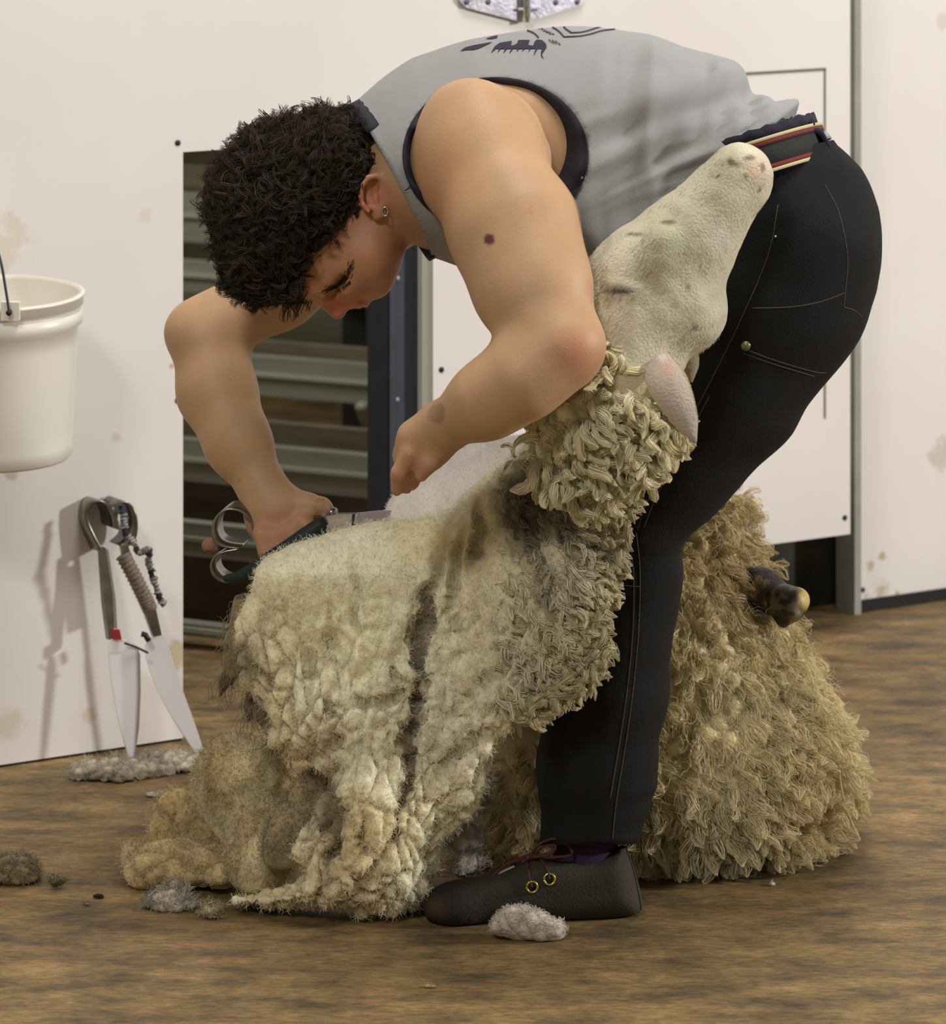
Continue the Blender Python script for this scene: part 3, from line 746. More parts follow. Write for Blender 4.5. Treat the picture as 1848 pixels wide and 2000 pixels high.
short = np.clip(1-.65*np.clip((hx0-610)/90,0,1)*np.clip((hy0-260)/60,0,1)-.5*np.clip((175-(186-np.hypot(hx0-757,hy0-590))*-1-186+20)/60,0,.0), .3, 1)
L_ = (.020+.022*rng.random(n_))*short; rc *= short
C = p0[:,None]+t1[:,None]*(L_[:,None]*s_)[...,None]+N0[:,None]*((rc*1.2)[:,None]*(np.cos(ph[:,None]+tw[:,None]*s_))*np.minimum(1, s_*3)+.003*s_)[...,None]+t2[:,None]*(rc[:,None]*np.sin(ph[:,None]+tw[:,None]*s_))[...,None]
R = np.outer((.0013+.0012*rng.random(n_))*(.5+.5*short), 1-.6*s_**2)
cc = lin((64,54,44))*(.45+1.1*rng.random(n_))[:,None]
bundle('curls', C, R*1.5, 8, .00036, cc, hair, mat('curl_strands', (0,0,0), .7, spec=.22, attr=True), core=0, splay=1.6)
V, Q = [], []
p_, n_0 = hit(body_bvh, 752, 412)
if p_ is not None:
    pp = p_-np.array([0,.003,0]); th = np.linspace(0, 2*np.pi, 24)
    ring = [pp+np.array([.0035*math.cos(q), -.001, .0052*math.sin(q)]) for q in th]
    V, Q = tube(ring, .0011, 8); mk('earring', V, Q, m_steel, person)

# ---------------------------------------------------------------- shirt
m_shirt = mat('grey_jersey', (0,0,0), .85, spec=.2, attr=True, bump=.12, bscale=500, sheen=.15)
sh = [(690,340,5.26,92,.125),(765,326,5.27,122,.160),(850,305,5.27,176,.175),(930,300,5.27,206,.180),(1010,300,5.28,224,.178),(1130,308,5.29,246,.172),(1250,300,5.30,220,.166),(1360,304,5.31,180,.155),(1440,322,5.31,148,.15),(1505,358,5.31,128,.147)]
S = chain(sh, .03)
vol = Vol(S, .0045)
V, Q = vol.mesh(3); N = normals(V, Q)
# folds: pulled from the armpit and belly toward the waistband, soft on the back
px, py = pix(V)
def ridge(q, w, seed, o):       # soft-sided folds running along lines of equal q
    n = fbm(np.stack([q/w, o, V[:,1]*2.2], 1), 2, seed); return np.abs(2*n-1)**.8
r0_ = np.hypot(px-1760, py-60); a0_ = np.arctan2(py-60, 1760-px)         # fan out from the small of the back
f1_ = fbm(np.stack([a0_*8.5, r0_/260, V[:,1]*1.5], 1), 2, 21)-.5
r1_ = np.hypot(px-1180, py-900); a1_ = np.arctan2(900-py, px-1180)
f2_ = fbm(np.stack([px/52+.5*np.sin(py/160), py/330, V[:,1]*2], 1), 2, 33)-.5
q = px*.42+py*.91
g = fbm(np.stack([q/44, (px*.91-py*.42)/330, V[:,1]*2.0], 1), 2, 31)-.5
wlow = np.clip((py-200)/160, 0, 1)*np.clip((px-1080)/100, 0, 1)
wmid = np.clip((px-1120)/120, 0, 1)*np.clip((py-60)/60,0,1)
V = V+N*(f1_*.048*wmid*np.clip((py-110)/90,.25,1)+f2_*.028*wmid*(1-.5*wlow)+g*.060*wlow+(fbm(V*7,2,4)-.5)*.008)[:,None]
V = V-N*(.004*wmid+.004*wlow)[:,None]
# necessary openings: neck, armhole, waist
pA, pB, pC = P(724,262,5.15), P(800,405,5.13), P(690,235,5.40)
nn_ = np.cross(pB-pA, pC-pA); nn_ /= np.linalg.norm(nn_)
if nn_@(P(1200,300,5.3)-pA) < 0: nn_ = -nn_
AH = (968,303,179,150)
def fneck(X): return (X-pA)@nn_
def farm(X):
    x, y = pix(X); d = np.hypot((x-AH[0])/AH[2], (y-AH[1])/AH[3])-1
    return np.where(X[...,1] < 5.27, d*.1, .1)
bx_ = P(1612,274,5.31)-P(1340,362,5.31); bx_ /= np.linalg.norm(bx_)
by_ = np.array([0,-1,.16]); by_ /= np.linalg.norm(by_); by_ = by_-(by_@bx_)*bx_; by_ /= np.linalg.norm(by_)
ax_ = np.cross(bx_, by_); ax_ = ax_ if ax_[2] < 0 else -ax_
bc_ = P(1474,318,5.31); ra, rb_ = M(145,5.31), .168
def fwaist(X): return np.maximum(-((X-bc_)@ax_), (1345-pix(X)[0])/1600)
def trim_open(V, Q, fns, h=.006):
    keep = np.ones(len(V), bool)
    for fn in fns: keep &= fn(V) > 0
    Qk = Q[keep[Q].all(1)]
    # slide the ragged rim onto the exact opening
    e = np.concatenate([Qk[:,[i,(i+1)%4]] for i in range(4)]); es = np.sort(e,1)
    uq, cnt = np.unique(es, axis=0, return_counts=True); bd_ = np.unique(uq[cnt == 1])
    Vn = V.copy()
    for fn in fns:
        for it in range(4):
            X = Vn[bd_]; f0 = fn(X); g = np.stack([(fn(X+d_)-f0)/1e-4 for d_ in np.eye(3)*1e-4], 1)
            g2 = (g**2).sum(1); m_ = (np.abs(f0) < h*np.sqrt(g2)*1.0) & (g2 > 1e-6)
            st_ = np.zeros_like(X); st_[m_] = -(f0[m_]/g2[m_])[:,None]*g[m_]; Vn[bd_] = X+st_
    used = np.unique(Qk); mp_ = np.full(len(V), -1); mp_[used] = np.arange(len(used))
    return Vn[used], mp_[Qk]
V, Q = trim_open(V, Q, [fneck, farm, fwaist], .008)
shirt_bvh = bvh(V, Q)
px, py = pix(V)
c = np.tile(lin((150,150,150)), (len(V),1))*(1+.05*(fbm(V*40,2,2)-.5))[:,None]
shirt = mk('sleeveless_shirt', V, Q, m_shirt, person, col=c)
so = shirt.modifiers.new('cloth', 'SOLIDIFY'); so.thickness = .002; so.offset = -1
m_navy = mat('navy_binding', (22,20,34), .75, bump=.2, bscale=400)
# armhole binding: narrow over the shoulder, wide and sagging behind the armpit
out, inn = [], []
for a in np.linspace(0, 2*np.pi, 140, endpoint=False):
    ca, sa = math.cos(a), math.sin(a)
    w_ = 11+34*max(0, math.cos(a-math.radians(22)))**1.5
    x, y = AH[0]+(AH[2]+3)*ca, AH[1]+(AH[3]+3)*sa
    p1, n1 = hit(shirt_bvh, x, y)
    if p1 is None or p1[1] > 5.32: 
        p1 = out[-1] if out else P(x, y, 5.14)
    out.append(p1+np.array([0,-.002,0]))
    x, y = AH[0]+(AH[2]-w_)*ca, AH[1]+(AH[3]-w_)*sa
    p2, n2 = hit(body_bvh, x, y)
    D2_ = p1[1]+.004
    if p2 is not None and p2[1] > p1[1]-.03: D2_ = min(D2_+.02*(w_/45), p2[1]-.0015) if w_ > 20 else min(D2_, p2[1]-.0015)
    inn.append(P(x, y, D2_))
out, inn = np.array(out), np.array(inn)
for _ in range(3):
    out = .5*out+.25*(np.roll(out,1,0)+np.roll(out,-1,0)); inn = .5*inn+.25*(np.roll(inn,1,0)+np.roll(inn,-1,0))
rows = np.stack([out+[0,.003,0], out+[0,-.002,0], .5*(out+inn)+[0,-.0025,0], inn, inn+[0,.004,0]], 1)
n_ = len(out); V2 = rows.reshape(-1,3); Q2 = np.array([(i*5+j, i*5+j+1, ((i+1)%n_)*5+j+1, ((i+1)%n_)*5+j) for i in range(n_) for j in range(4)])
mk('armhole_binding', V2, Q2, m_navy, shirt)
# neck binding: follows the rim of the neck opening
def rim(V, Q, fn, tol=.008):
    e = np.concatenate([Q[:,[i,(i+1)%4]] for i in range(4)]); es = np.sort(e,1)
    uq, cnt = np.unique(es, axis=0, return_counts=True); be = uq[cnt == 1]
    be = be[(np.abs(fn(V[be[:,0]])) < tol) & (np.abs(fn(V[be[:,1]])) < tol)]
    adj = {}
    for a, b_ in be: adj.setdefault(a, []).append(b_); adj.setdefault(b_, []).append(a)
    loops, seen = [], set()
    for s0 in adj:
        if s0 in seen: continue
        path = [s0]; seen.add(s0)
        while True:
            nx = [q for q in adj[path[-1]] if q not in seen]
            if not nx: break
            path.append(nx[0]); seen.add(nx[0])
        loops.append(path)
    return max(loops, key=len)
e_ = np.concatenate([Q[:,[i_,(i_+1)%4]] for i_ in range(4)]); uq_, cn_ = np.unique(np.sort(e_,1), axis=0, return_counts=True)
bv_ = V[np.unique(uq_[cn_ == 1])]; bv_ = bv_[np.abs(fneck(bv_)) < .012]
c_ = bv_.mean(0); u_ = np.array([0,1.,0])-nn_*nn_[1]; u_ /= np.linalg.norm(u_); v_ = np.cross(nn_, u_)
an_ = np.arctan2((bv_-c_)@v_, (bv_-c_)@u_); rd_ = np.hypot((bv_-c_)@v_, (bv_-c_)@u_)
tb_ = np.linspace(-np.pi, np.pi, 73)[:-1]; rr_b = np.array([np.average(rd_, weights=np.exp(-(((an_-t_+np.pi)%(2*np.pi)-np.pi)/.10)**2)+1e-9) for t_ in tb_])
p = c_+u_*(rr_b*np.cos(tb_))[:,None]+v_*(rr_b*np.sin(tb_))[:,None]
p = spline(p, 180, True); x_b, y_b = pix(p)
near_ = (p[:,1] < 5.20) & (y_b > 262)                 # the near edge is only folded cloth
k0 = int(np.argmax(near_ & ~np.roll(near_, 1))); p = np.roll(p, -k0, 0); near_ = np.roll(near_, -k0); p = p[~near_]
V2, Q2 = ribbon(p, nn_*.019, .006); V2 = V2+nn_*.006; mk('neck_binding', V2, Q2, m_navy, shirt)

# print on the back: dark lettering and a ruled frame
m_ink = mat('navy_print', (38,34,52), .8)
def decal(tree, pts, off=.0012, fill=True):
    P3 = []
    for x, y in pts:
        p1, n1 = hit(tree, x, y)
        if p1 is None:
            for dy in range(1, 14):
                p1, n1 = hit(tree, x, y+dy)
                if p1 is not None: break
        if p1 is None: return None
        P3.append(p1+n1*off)
    return np.array(P3)
def zf(x, y): return 880+x/5.28, 30+y/5.28       # from the enlarged view of the print
shapes = [
 [(415,398),(455,330),(510,290),(635,270),(628,300),(612,318),(650,318),(685,300),(700,262),(818,262),(800,312),(852,322),(870,275),(895,258),(945,262),(985,300),(992,335),(962,380),(945,400),(950,430),(968,462),(935,430),(930,395),(945,355),(900,350),(872,395),(862,430),(862,395),(880,350),(830,350),(800,388),(815,350),(770,350),(735,382),(750,350),(710,352),(680,388),(692,352),(650,350),(605,405),(625,350),(585,352),(545,400),(560,350),(520,352),(485,395),(500,350),(470,350)],
 [(100,375),(160,335),(250,315),(440,280),(300,345),(240,362),(170,362)],
 [(360,250),(420,228),(490,212),(480,238),(420,250)],
]
import mathutils
from mathutils.geometry import tessellate_polygon
Vs, Fs, nV = [], [], 0
def add_shape(poly_px):
    global nV
    # dense triangulated patch dropped onto the cloth
    tri = tessellate_polygon([[Vector((x, y, 0)) for x, y in poly_px]])
    P3 = decal(shirt_bvh, poly_px)
    if P3 is None: return
    Vs.append(P3)
    for t_ in tri: Fs.append(tuple(i+nV for i in t_))
    nV += len(P3)
for s_ in shapes: add_shape([zf(*q) for q in s_])
def stroke(pts, w):
    pts = spline([(x,y,0) for x,y in pts], max(8, len(pts)*6))[:,:2]
    T = np.gradient(pts, axis=0); T /= np.linalg.norm(T,axis=1)[:,None]+1e-9; Nn = np.stack([-T[:,1],T[:,0]],1)*w/2
    for i in range(len(pts)-1): add_shape([tuple(pts[i]-Nn[i]), tuple(pts[i+1]-Nn[i+1]), tuple(pts[i+1]+Nn[i+1]), tuple(pts[i]+Nn[i])])
stroke([zf(790,160),zf(860,190),zf(912,238)], 2.6)
stroke([zf(1050,128),zf(1110,165),zf(1172,228)], 2.8); stroke([zf(1172,228),zf(1330,220),zf(1450,198),zf(1560,165),zf(1700,146)], 2.0)
stroke([zf(1165,125),zf(1200,155),zf(1245,185)], 3.0); stroke([zf(1245,185),zf(1350,180),zf(1450,155),zf(1520,132),zf(1610,124)], 2.0)
# small lettering, foreshortened, reading along the column: SID / CES
gl = {'S':[[(1,0),(0,0),(0,.5),(1,.5),(1,1),(0,1)]], 'I':[[(.5,0),(.5,1)]], 'D':[[(0,0),(0,1),(.8,.8),(1,.5),(.8,.2),(0,0)]], 'C':[[(1,0),(0,.1),(0,.9),(1,1)]], 'E':[[(1,0),(0,0),(0,1),(1,1)],[(0,.5),(.8,.5)]], 'H':[[(0,0),(0,1)],[(1,0),(1,1)],[(0,.5),(1,.5)]]}
def word(wd, x0, y0, dx, dy, hx_, hy_):
    for i, ch in enumerate(wd):
        ox, oy = x0+dx*i, y0+dy*i
        for st_ in gl[ch]:
            pts = [(ox+u*dx*.68+v*hx_, oy+u*dy*.68+v*hy_) for u, v in st_]
            for a, b_ in zip(pts[:-1], pts[1:]):
                T = np.array(b_)-np.array(a); ln = np.hypot(*T)
                if ln < .3: continue
                Nn = np.array([-T[1],T[0]])/ln*.55; a_, b2_ = np.array(a), np.array(b_)
                add_shape([tuple(a_-Nn), tuple(b2_-Nn), tuple(b2_+Nn), tuple(a_+Nn)])
word('SIDES', *zf(900,140), 5.4, 2.6, 7, -.6); word('CES', *zf(1010,255), 6.5, 1.6, 6, 6)
mk('back_print', np.concatenate(Vs), Fs, m_ink, shirt, smooth=True)

# ---------------------------------------------------------------- trousers
m_denim = mat('black_denim', (23,22,22), .85, spec=.25, bump=.25, bscale=420, vary=.12, vscale=30)
T_ = chain([(1482,345,5.315,130,.150),(1520,420,5.315,154,.168),(1532,480,5.31,168,.172),(1522,540,5.28,180,.165)], .04)
T_ += chain([(1520,480,5.26,178,.13),(1484,590,5.235,190,.108),(1405,752,5.235,160,.098),(1318,888,5.235,127,.086),(1245,1022,5.235,98,.078)], .03)
T_ += chain([(1245,1050,5.235,82,.07),(1226,1125,5.235,104,.072),(1205,1230,5.235,104,.070),(1188,1350,5.235,114,.070),(1165,1500,5.238,112,.068),(1150,1625,5.24,102,.064)], .02)
T_ += chain([(1500,540,5.42,180,.11),(1380,740,5.5,150,.1),(1215,950,5.56,100,.085),(1170,1250,5.58,95,.07),(1150,1520,5.6,88,.06)], .04)
vol = Vol(T_, .0055)
V, Q = vol.mesh(2); N = normals(V, Q); px, py = pix(V)
f = fbm(np.stack([px/260, py/46+px/150, V[:,1]*4], 1), 2, 51)-.5
g = fbm(np.stack([px/160, py/120, V[:,1]*6], 1), 2, 57)-.5
knee = np.clip(1-np.hypot(px-1250, py-1060)/160, 0, 1)+np.clip((py-1500)/200, 0, .6)
V = V+N*(f*(.0035+.018*knee)+g*.005)[:,None]
def fbelt(X): return (X-bc_)@ax_-.004
def fhem(X): x, y = pix(X); return (np.where(X[...,1] < 5.4, 1652-.02*(x-1050), 1555)-y)/1600
V, Q = trim_open(V, Q, [fbelt, fhem], .008)
tro_bvh = bvh(V, Q)
tro = mk('trousers', V, Q, m_denim, person)
so = tro.modifiers.new('cloth', 'SOLIDIFY'); so.thickness = .003; so.offset = -1
m_stitch = mat('faded_stitching', (70,64,62), .8)
def seam(pts, r=.0007, mm=None, par=tro, tree=tro_bvh, name='seam', n=60):
    pts = spline([(x,y,0) for x,y in pts], n)[:,:2]; path = []
    for x, y in pts:
        p1, n1 = hit(tree, x, y)
        if p1 is not None and (not path or np.linalg.norm(p1-path[-1]) < .05): path.append(p1+n1*r*.3)
    if len(path) > 3:
        V, Q = tube(path, r, 5); return mk(name, V, Q, mm or m_stitch, par)
seam([(1243,1040),(1250,1120),(1246,1250),(1230,1400),(1205,1560),(1196,1640)]); seam([(1232,1060),(1238,1140),(1234,1260),(1218,1400),(1192,1560)])
seam([(1245,1035),(1265,980),(1310,890),(1370,780),(1440,640),(1500,500),(1520,400)])
seam([(1258,1030),(1280,975),(1325,890),(1385,775)])
seam([(1612,362),(1640,420),(1655,500),(1652,560),(1648,600)]); seam([(1648,600),(1668,606),(1684,620)])
seam([(1470,602),(1540,600),(1600,590),(1650,572)])
seam([(1455,682),(1520,706),(1590,726),(1612,728)]); seam([(1452,690),(1520,714),(1590,735)])
seam([(1200,1142),(1250,1146)]); seam([(1206,1100),(1206,1142)], n=16)
V_, n_v = hit(tro_bvh, 1457, 675)
Vd, Fd = disc(V_+n_v*.0002, n_v, .0058, .0025, 20); mk('rivet', Vd, Fd, mat('brass_rivet', (150,146,110), .35, metal=.8), tro)
V_, n_v = hit(tro_bvh, 1515, 462); Vd, Fd = disc(V_+n_v*.0002, n_v, .0014, .0012, 10); mk('rivet', Vd, Fd, mat('tiny_rivet', (200,200,190), .3, metal=.6), tro)
# hip pocket flap edge
V_, n_v = hit(tro_bvh, 1612, 362)
# belt: black webbing with red and cream edge stripes, worn over the shirt tail
m_web = mat('black_webbing', (30,29,28), .8, bump=.3, bscale=300)
th = np.linspace(0, 2*np.pi, 121)
def beltloop(o0, o1, extra, nm, mm, par):
    pth = np.array([bc_+ax_*(o0+o1)/2+bx_*(ra+extra)*math.cos(q)+by_*(rb_+extra)*math.sin(q) for q in th])
    V2, Q2 = ribbon(pth, ax_*(o1-o0), .003); return mk(nm, V2, Q2, mm, par)
hb = .0195
belt = beltloop(-hb, hb, 0, 'belt', m_web, person)
m_red = mat('red_stripe', (110,38,34), .8); m_cream = mat('cream_stripe', (196,184,140), .8)
for s in (-1,1):
    beltloop(s*hb-.0020, s*hb+.0020, .0014, 'stripe', m_cream, belt); beltloop(s*(hb-.0048)-.0026, s*(hb-.0048)+.0026, .0010, 'stripe', m_red, belt)
# frayed dark waistband rising above the belt
pth = np.array([bc_+ax_*(-hb-.008)+bx_*(ra-.004)*math.cos(q)+by_*(rb_-.004)*math.sin(q)+ax_*.003*math.sin(q*23)*random.random() for q in th])
V2, Q2 = ribbon(pth, ax_*.013, .004); mk('waistband', V2, Q2, mat('frayed_navy_edge', (26,24,40), .9), tro)
V2, Q2 = ribbon(spline([P(1566,240,5.30),P(1592,246,5.30),P(1606,268,5.30),P(1620,292,5.30),P(1632,306,5.30)], 20), np.array([0,.16,0]), .006)
mk('waist_tab', V2, Q2, mat('frayed_navy_edge_back', (30,26,52), .9), tro)
V2, Q2 = tube([P(1584,250,5.225), P(1588,240,5.225), P(1590,235,5.225)], [.004,.003,.001], 6); mk('frayed_thread', V2, Q2, m_navy, tro)
V2, Q2 = tube([P(1566,248,5.225), P(1562,241,5.225), P(1560,237,5.225)], [.003,.002,.001], 6); mk('frayed_thread', V2, Q2, m_navy, tro)

# ---------------------------------------------------------------- sock and moccasin shoes
def shoe(dx, dD, nm_l):
    def S_(pts): return [(x+dx, y) for x, y in pts]
    base = lambda x, y: 5.212+dD+.030*np.clip((x-840)/420, 0, 1)
    sh_ = [Slab(S_([(1222,1642),(1240,1700),(1258,1762),(1250,1800),(1100,1812),(960,1816),(880,1818),(838,1800),(832,1768),(862,1732),(930,1712),(1000,1694),(1050,1668),(1085,1672),(1150,1676),(1190,1662)]), base, lambda x, y: .046-.012*np.clip((930-x)/100,0,1), .030, it=2),
           ellip(885,1768,5.205+dD,52,34,.038,0,k=.02)]
    v = Vol(sh_, .0038)
    v.cut(lambda X: -X[...,2]+.001)
    a_, b_ = 1128+dx, 1642
    v.cut(lambda X: (lambda x, y: np.where((x > 1050) & (x < 1222), -(np.hypot((x-a_)/88, (y-b_)/36)+(np.abs(X[...,1]-(5.238+dD))/.034)**2*.5-1)*.03, -1))(*pix(X)))
    return v.mesh(2)
V, Q = shoe(0, 0, '')
px, py = pix(V); N = normals(V, Q)
V = V+N*(.004*(fbm(V*30,3,6)-.5)*np.clip((1000-px)/100,0.15,1))[:,None]
V[:,2] = np.maximum(V[:,2], 0)
c = np.tile(lin((54,50,43)), (len(V),1))*(1+.4*(fbm(V*28,3,5)-.5))[:,None]
c = mixc(c, np.clip((960-px)/90,0,1)*.75, (36,30,26)); c = mixc(c, blob(px,py,850,1775,34,.8)*.5, (92,72,48)); c = mixc(c, np.clip((px-1205)/40,0,1)*.35, (84,74,64))
m_leather = mat('dark_felt_leather', (0,0,0), .8, spec=.25, attr=True, bump=.4, bscale=260)
shoe_o = mk('moccasin_shoe', V, Q, m_leather, person, col=c); shoe_bvh = bvh(V, Q)
Vf = V+np.array([0,.36,0]); Q3 = Q
mk('moccasin_shoe', Vf, Q3, m_leather, person, col=np.tile(lin((62,56,48)), (len(Vf),1)))
V2, Q2 = tubes(np.array([[P(1140,1720,5.24), P(1142,1690,5.24), P(1146,1650,5.24), P(1150,1610,5.24)]]), np.array([[M(70),M(66),M(62),M(60)]]), 24)
mk('sock', V2, Q2, mat('purple_sock', (44,22,58), .9, bump=.3, bscale=400), person)
m_brass = mat('brass_eyelet', (190,178,96), .3, metal=.9)
m_lace = mat('dark_red_lace', (74,30,28), .8)
for (x, y) in ((1039,1732),(1073,1717)):
    p1, n1 = hit(shoe_bvh, x, y); a_ = np.cross(n1,[0,0,1.]); a_ /= np.linalg.norm(a_); b_ = np.cross(n1,a_)
    V2, Q2 = tube([p1+n1*.0012+.0066*(a_*math.cos(q)+b_*math.sin(q)) for q in np.linspace(0,2*np.pi,25)], .0016, 8); mk('eyelet', V2, Q2, m_brass, shoe_o)
    Vd, Fd = disc(p1, n1, .0045, .0008); mk('eyelet_hole', Vd, Fd, m_dark, shoe_o)
def lace(pts, lift=.002, r=.0016):
    path = []
    for x, y, l in pts:
        p1, n1 = hit(shoe_bvh, x, y)
        path.append(p1+n1*(lift+l) if p1 is not None and p1[1] < 5.27 else P(x, y, 5.215))
    V2, Q2 = tube(spline(path, 40), r, 6); mk('lace', V2, Q2, m_lace, shoe_o)
lace([(1039,1732,0),(1034,1715,0),(1032,1695,0),(1030,1680,.004)]); lace([(1073,1717,0),(1070,1703,0),(1062,1688,0),(1050,1678,.004)])
for pts in ([(1030,1680,5.20),(1058,1646,5.195),(1096,1640,5.195),(1118,1668,5.19),(1080,1674,5.19),(1045,1672,5.195)],
            [(1036,1678,5.20),(1060,1655,5.19),(1085,1652,5.19),(1075,1668,5.19),(1040,1675,5.195)],
            [(1040,1675,5.2),(1000,1684,5.2),(975,1700,5.2),(955,1722,5.195)],[(1035,1668,5.2),(990,1688,5.2),(965,1712,5.2)]):
    V2, Q2 = tube(spline([P(*q) for q in pts], 40), .0018, 6); mk('lace', V2, Q2, m_lace, shoe_o)
V2, Q2 = tube(spline([P(950,1722,5.2),P(975,1706,5.2),P(1005,1692,5.2)], 20), .0016, 6); mk('shoe_edge', V2, Q2, m_grey, shoe_o)
seam([(1222,1655),(1238,1705),(1250,1762),(1252,1790)], .0009, mat('dark_seam', (24,22,20), .9), shoe_o, shoe_bvh, 'heel_seam', 30)
# ================================================================ sheep
m_sheep = mat('sheep_hide', (0,0,0), .85, spec=.2, attr=True, bump=.55, bscale=300, vary=.10, vscale=30, sheen=.2)
m_wool = mat('wool', (0,0,0), .95, spec=.1, attr=True, sss=.3, bump=.7, bscale=190, vary=.10, vscale=60, sheen=.25)
m_lock = mat('wool_locks', (0,0,0), .95, spec=.1, attr=True, sheen=.2)
H = []
SD = 5.045
# head: poll lower left, muzzle upper right
H += [ellip(1225,612,SD,92,104,.070, math.radians(60), k=.03), ellip(1318,590,SD,100,96,.066, math.radians(40), k=.03),
      ellip(1205,528,SD,60,48,.060, math.radians(50), k=.03), ball((1352,618,SD,50,.045), .03)]
H += chain([(1285,520,SD,102,.066),(1352,462,SD,84,.054),(1418,378,SD,60,.041),(1452,335,SD,50,.037)], .03)
H += chain([(1440,318,SD,32,.032),(1462,352,SD,42,.030)], .02)
H += chain([(1130,560,SD+.01,22,.02),(1160,600,SD,40,.05)], .03)
H += chain([(1196,556,SD-.062,11,.008),(1236,566,SD-.066,11,.008)], .008) 
H += chain([(1192,565,SD-.072,3,.006),(1215,570,SD-.074,3,.006),(1240,566,SD-.074,3,.006)], .004, 'sub')
H += chain([(1468,304,SD-.040,5,.008),(1478,314,SD-.036,4,.008)], .006, 'sub')       # nostril
H += chain([(1497,352,SD-.034,2.5,.012),(1486,382,SD-.044,2.5,.010),(1470,402,SD-.046,2,.008)], .006, 'sub')  # mouth line
H += [ball((1290,480,SD-.058,28,.010), .03)]
# neck over the knee, shorn chest, trunk sitting on the floor behind the near leg
H += chain([(1225,640,SD,95,.062),(1215,740,5.03,95,.06),(1150,850,5.08,90,.06),(1110,950,5.25,100,.08)], .04)
H += chain([(1120,950,5.28,90,.09),(960,968,5.28,98,.09),(830,990,5.30,50,.06),(790,1010,5.30,32,.05)], .04)
H += [ellip(1010,1170,5.42,190,230,.15,0,k=.08)]
H += [ellip(1290,1455,5.60,300,240,.21,0,k=.1), ellip(1060,1500,5.55,180,190,.18,0,k=.1), ellip(1330,1260,5.64,130,200,.12,math.radians(-12),k=.1)]
H += chain([(1340,1090,5.64,60,.05),(1335,1240,5.64,100,.09)], .08)
# hind leg poking out behind, with its cloven foot
H += chain([(1410,1120,5.60,38,.030),(1484,1152,5.53,37,.028),(1530,1176,5.50,33,.026)], .02)
vol = Vol(H, .0046)
vol.cut(lambda X: -X[...,2])
V, Q = vol.mesh(2)
px, py = pix(V); N = normals(V, Q)
n1 = fbm(V*14, 3, 3); n2 = fbm(V*50, 3, 4); n3 = fbm(V*110, 2, 6)
headm = np.clip((735-py)/30, 0, 1)*(V[:,1] < 5.13)
V = V+N*(headm*.0016*(fbm(V*np.array([60,60,60]),2,7)-.5)*2)[:,None]
c = np.tile(lin((196,186,150)), (len(V),1))*(1+.16*(n2-.5))[:,None]
face_c = lin((206,199,174))
c = np.where(headm[:,None] > .5, face_c*(1+.20*(n1-.5)+.2*(n2-.5))[:,None], c)
c = mixc(c, headm*blob(px,py,1330,480,110,.8)*.5, (160,162,124))
c = mixc(c, headm*blob(px,py,1400,330,70,.8)*.4, (150,146,110))
c = mixc(c, headm*blob(px,py,1400,470,60,.9)*.6, (214,206,190))  # pale highlight along the jaw, painted into the face colour
c = mixc(c, headm*blob(px,py,1240,640,120,.9)*.35, (206,200,182))
c = mixc(c, headm*blob(px,py,1480,335,34,.8)*.5, (206,164,140))
c = mixc(c, headm*blob(px,py,1180,560,50,.8)*.5, (166,150,112))
c = mixc(c, headm*blob(px,py,1270,545,50,.8)*.4, (166,150,112))
for x, y, rx, ry in ((1464,308,11,6),(1432,318,7,5),(1458,345,6,5),(1305,434,16,5),(1240,458,18,4),(1360,640,5,5),(1442,322,5,4),(1404,345,5,4),(1490,328,5,10),(1425,316,4,7),(1484,370,4,7),(1345,560,5,5)):
    d = np.hypot((px-x)/rx, (py-y)/ry)+.6*(n3-.5); c = mixc(c, headm*np.clip((1.25-d)/.5, 0, 1)*.75, (96,72,54))
c = mixc(c, headm*np.clip(1.6-np.hypot((px-1216)/30, (py-568)/4.5), 0, 1)*.9, (58,52,58))
shorn = (np.clip((1040-px-.9*(py-860))/20,0,1)*np.clip((1080-py)/20,0,1)*np.clip((py-830)/10,0,1))*(V[:,1] < 5.5)
c = mixc(c, shorn, (252,246,238)); c = mixc(c, shorn*blob(px,py,980,930,50,.8)*.3, (232,214,150))
leg = np.clip((px-1452)/14,0,1)*np.clip((1240-py)/10,0,1)*np.clip((py-1080)/10,0,1)*(V[:,1] > 5.4)
c = mixc(c, leg, (60,52,42)); c = mixc(c, leg*np.clip((n2-.56)*14,0,1)*.6, (150,130,88)); c = mixc(c, leg*(n2 < .40)*.9, (26,22,20))
sheep = mk('sheep', V, Q, m_sheep, col=c, label='cream sheep sat between the legs with its head laid back, half shorn', cat='sheep')
SV, SQ, SC = V, Q, c
# hoof
hf = chain([(1530,1174,5.498,34,.027),(1554,1174,5.490,27,.023)], .01)+chain([(1540,1196,5.485,26,.02),(1530,1212,5.485,14,.016)], .012)
hf += [ball((1566,1196,5.455,10,.02), .004, 'sub')]
V, Q = Vol(hf, .003).mesh(2); px, py = pix(V)
c = np.tile(lin((44,34,28)), (len(V),1)); c = mixc(c, np.clip((px-1556)/8,0,1)*np.clip((1195-py)/14,0,1), (196,176,104)); c = mixc(c, (fbm(V*70,2,3) > .58)*.6, (120,100,70))
mk('hoof', V, Q, mat('hoof_horn', (0,0,0), .5, attr=True), sheep, col=c)
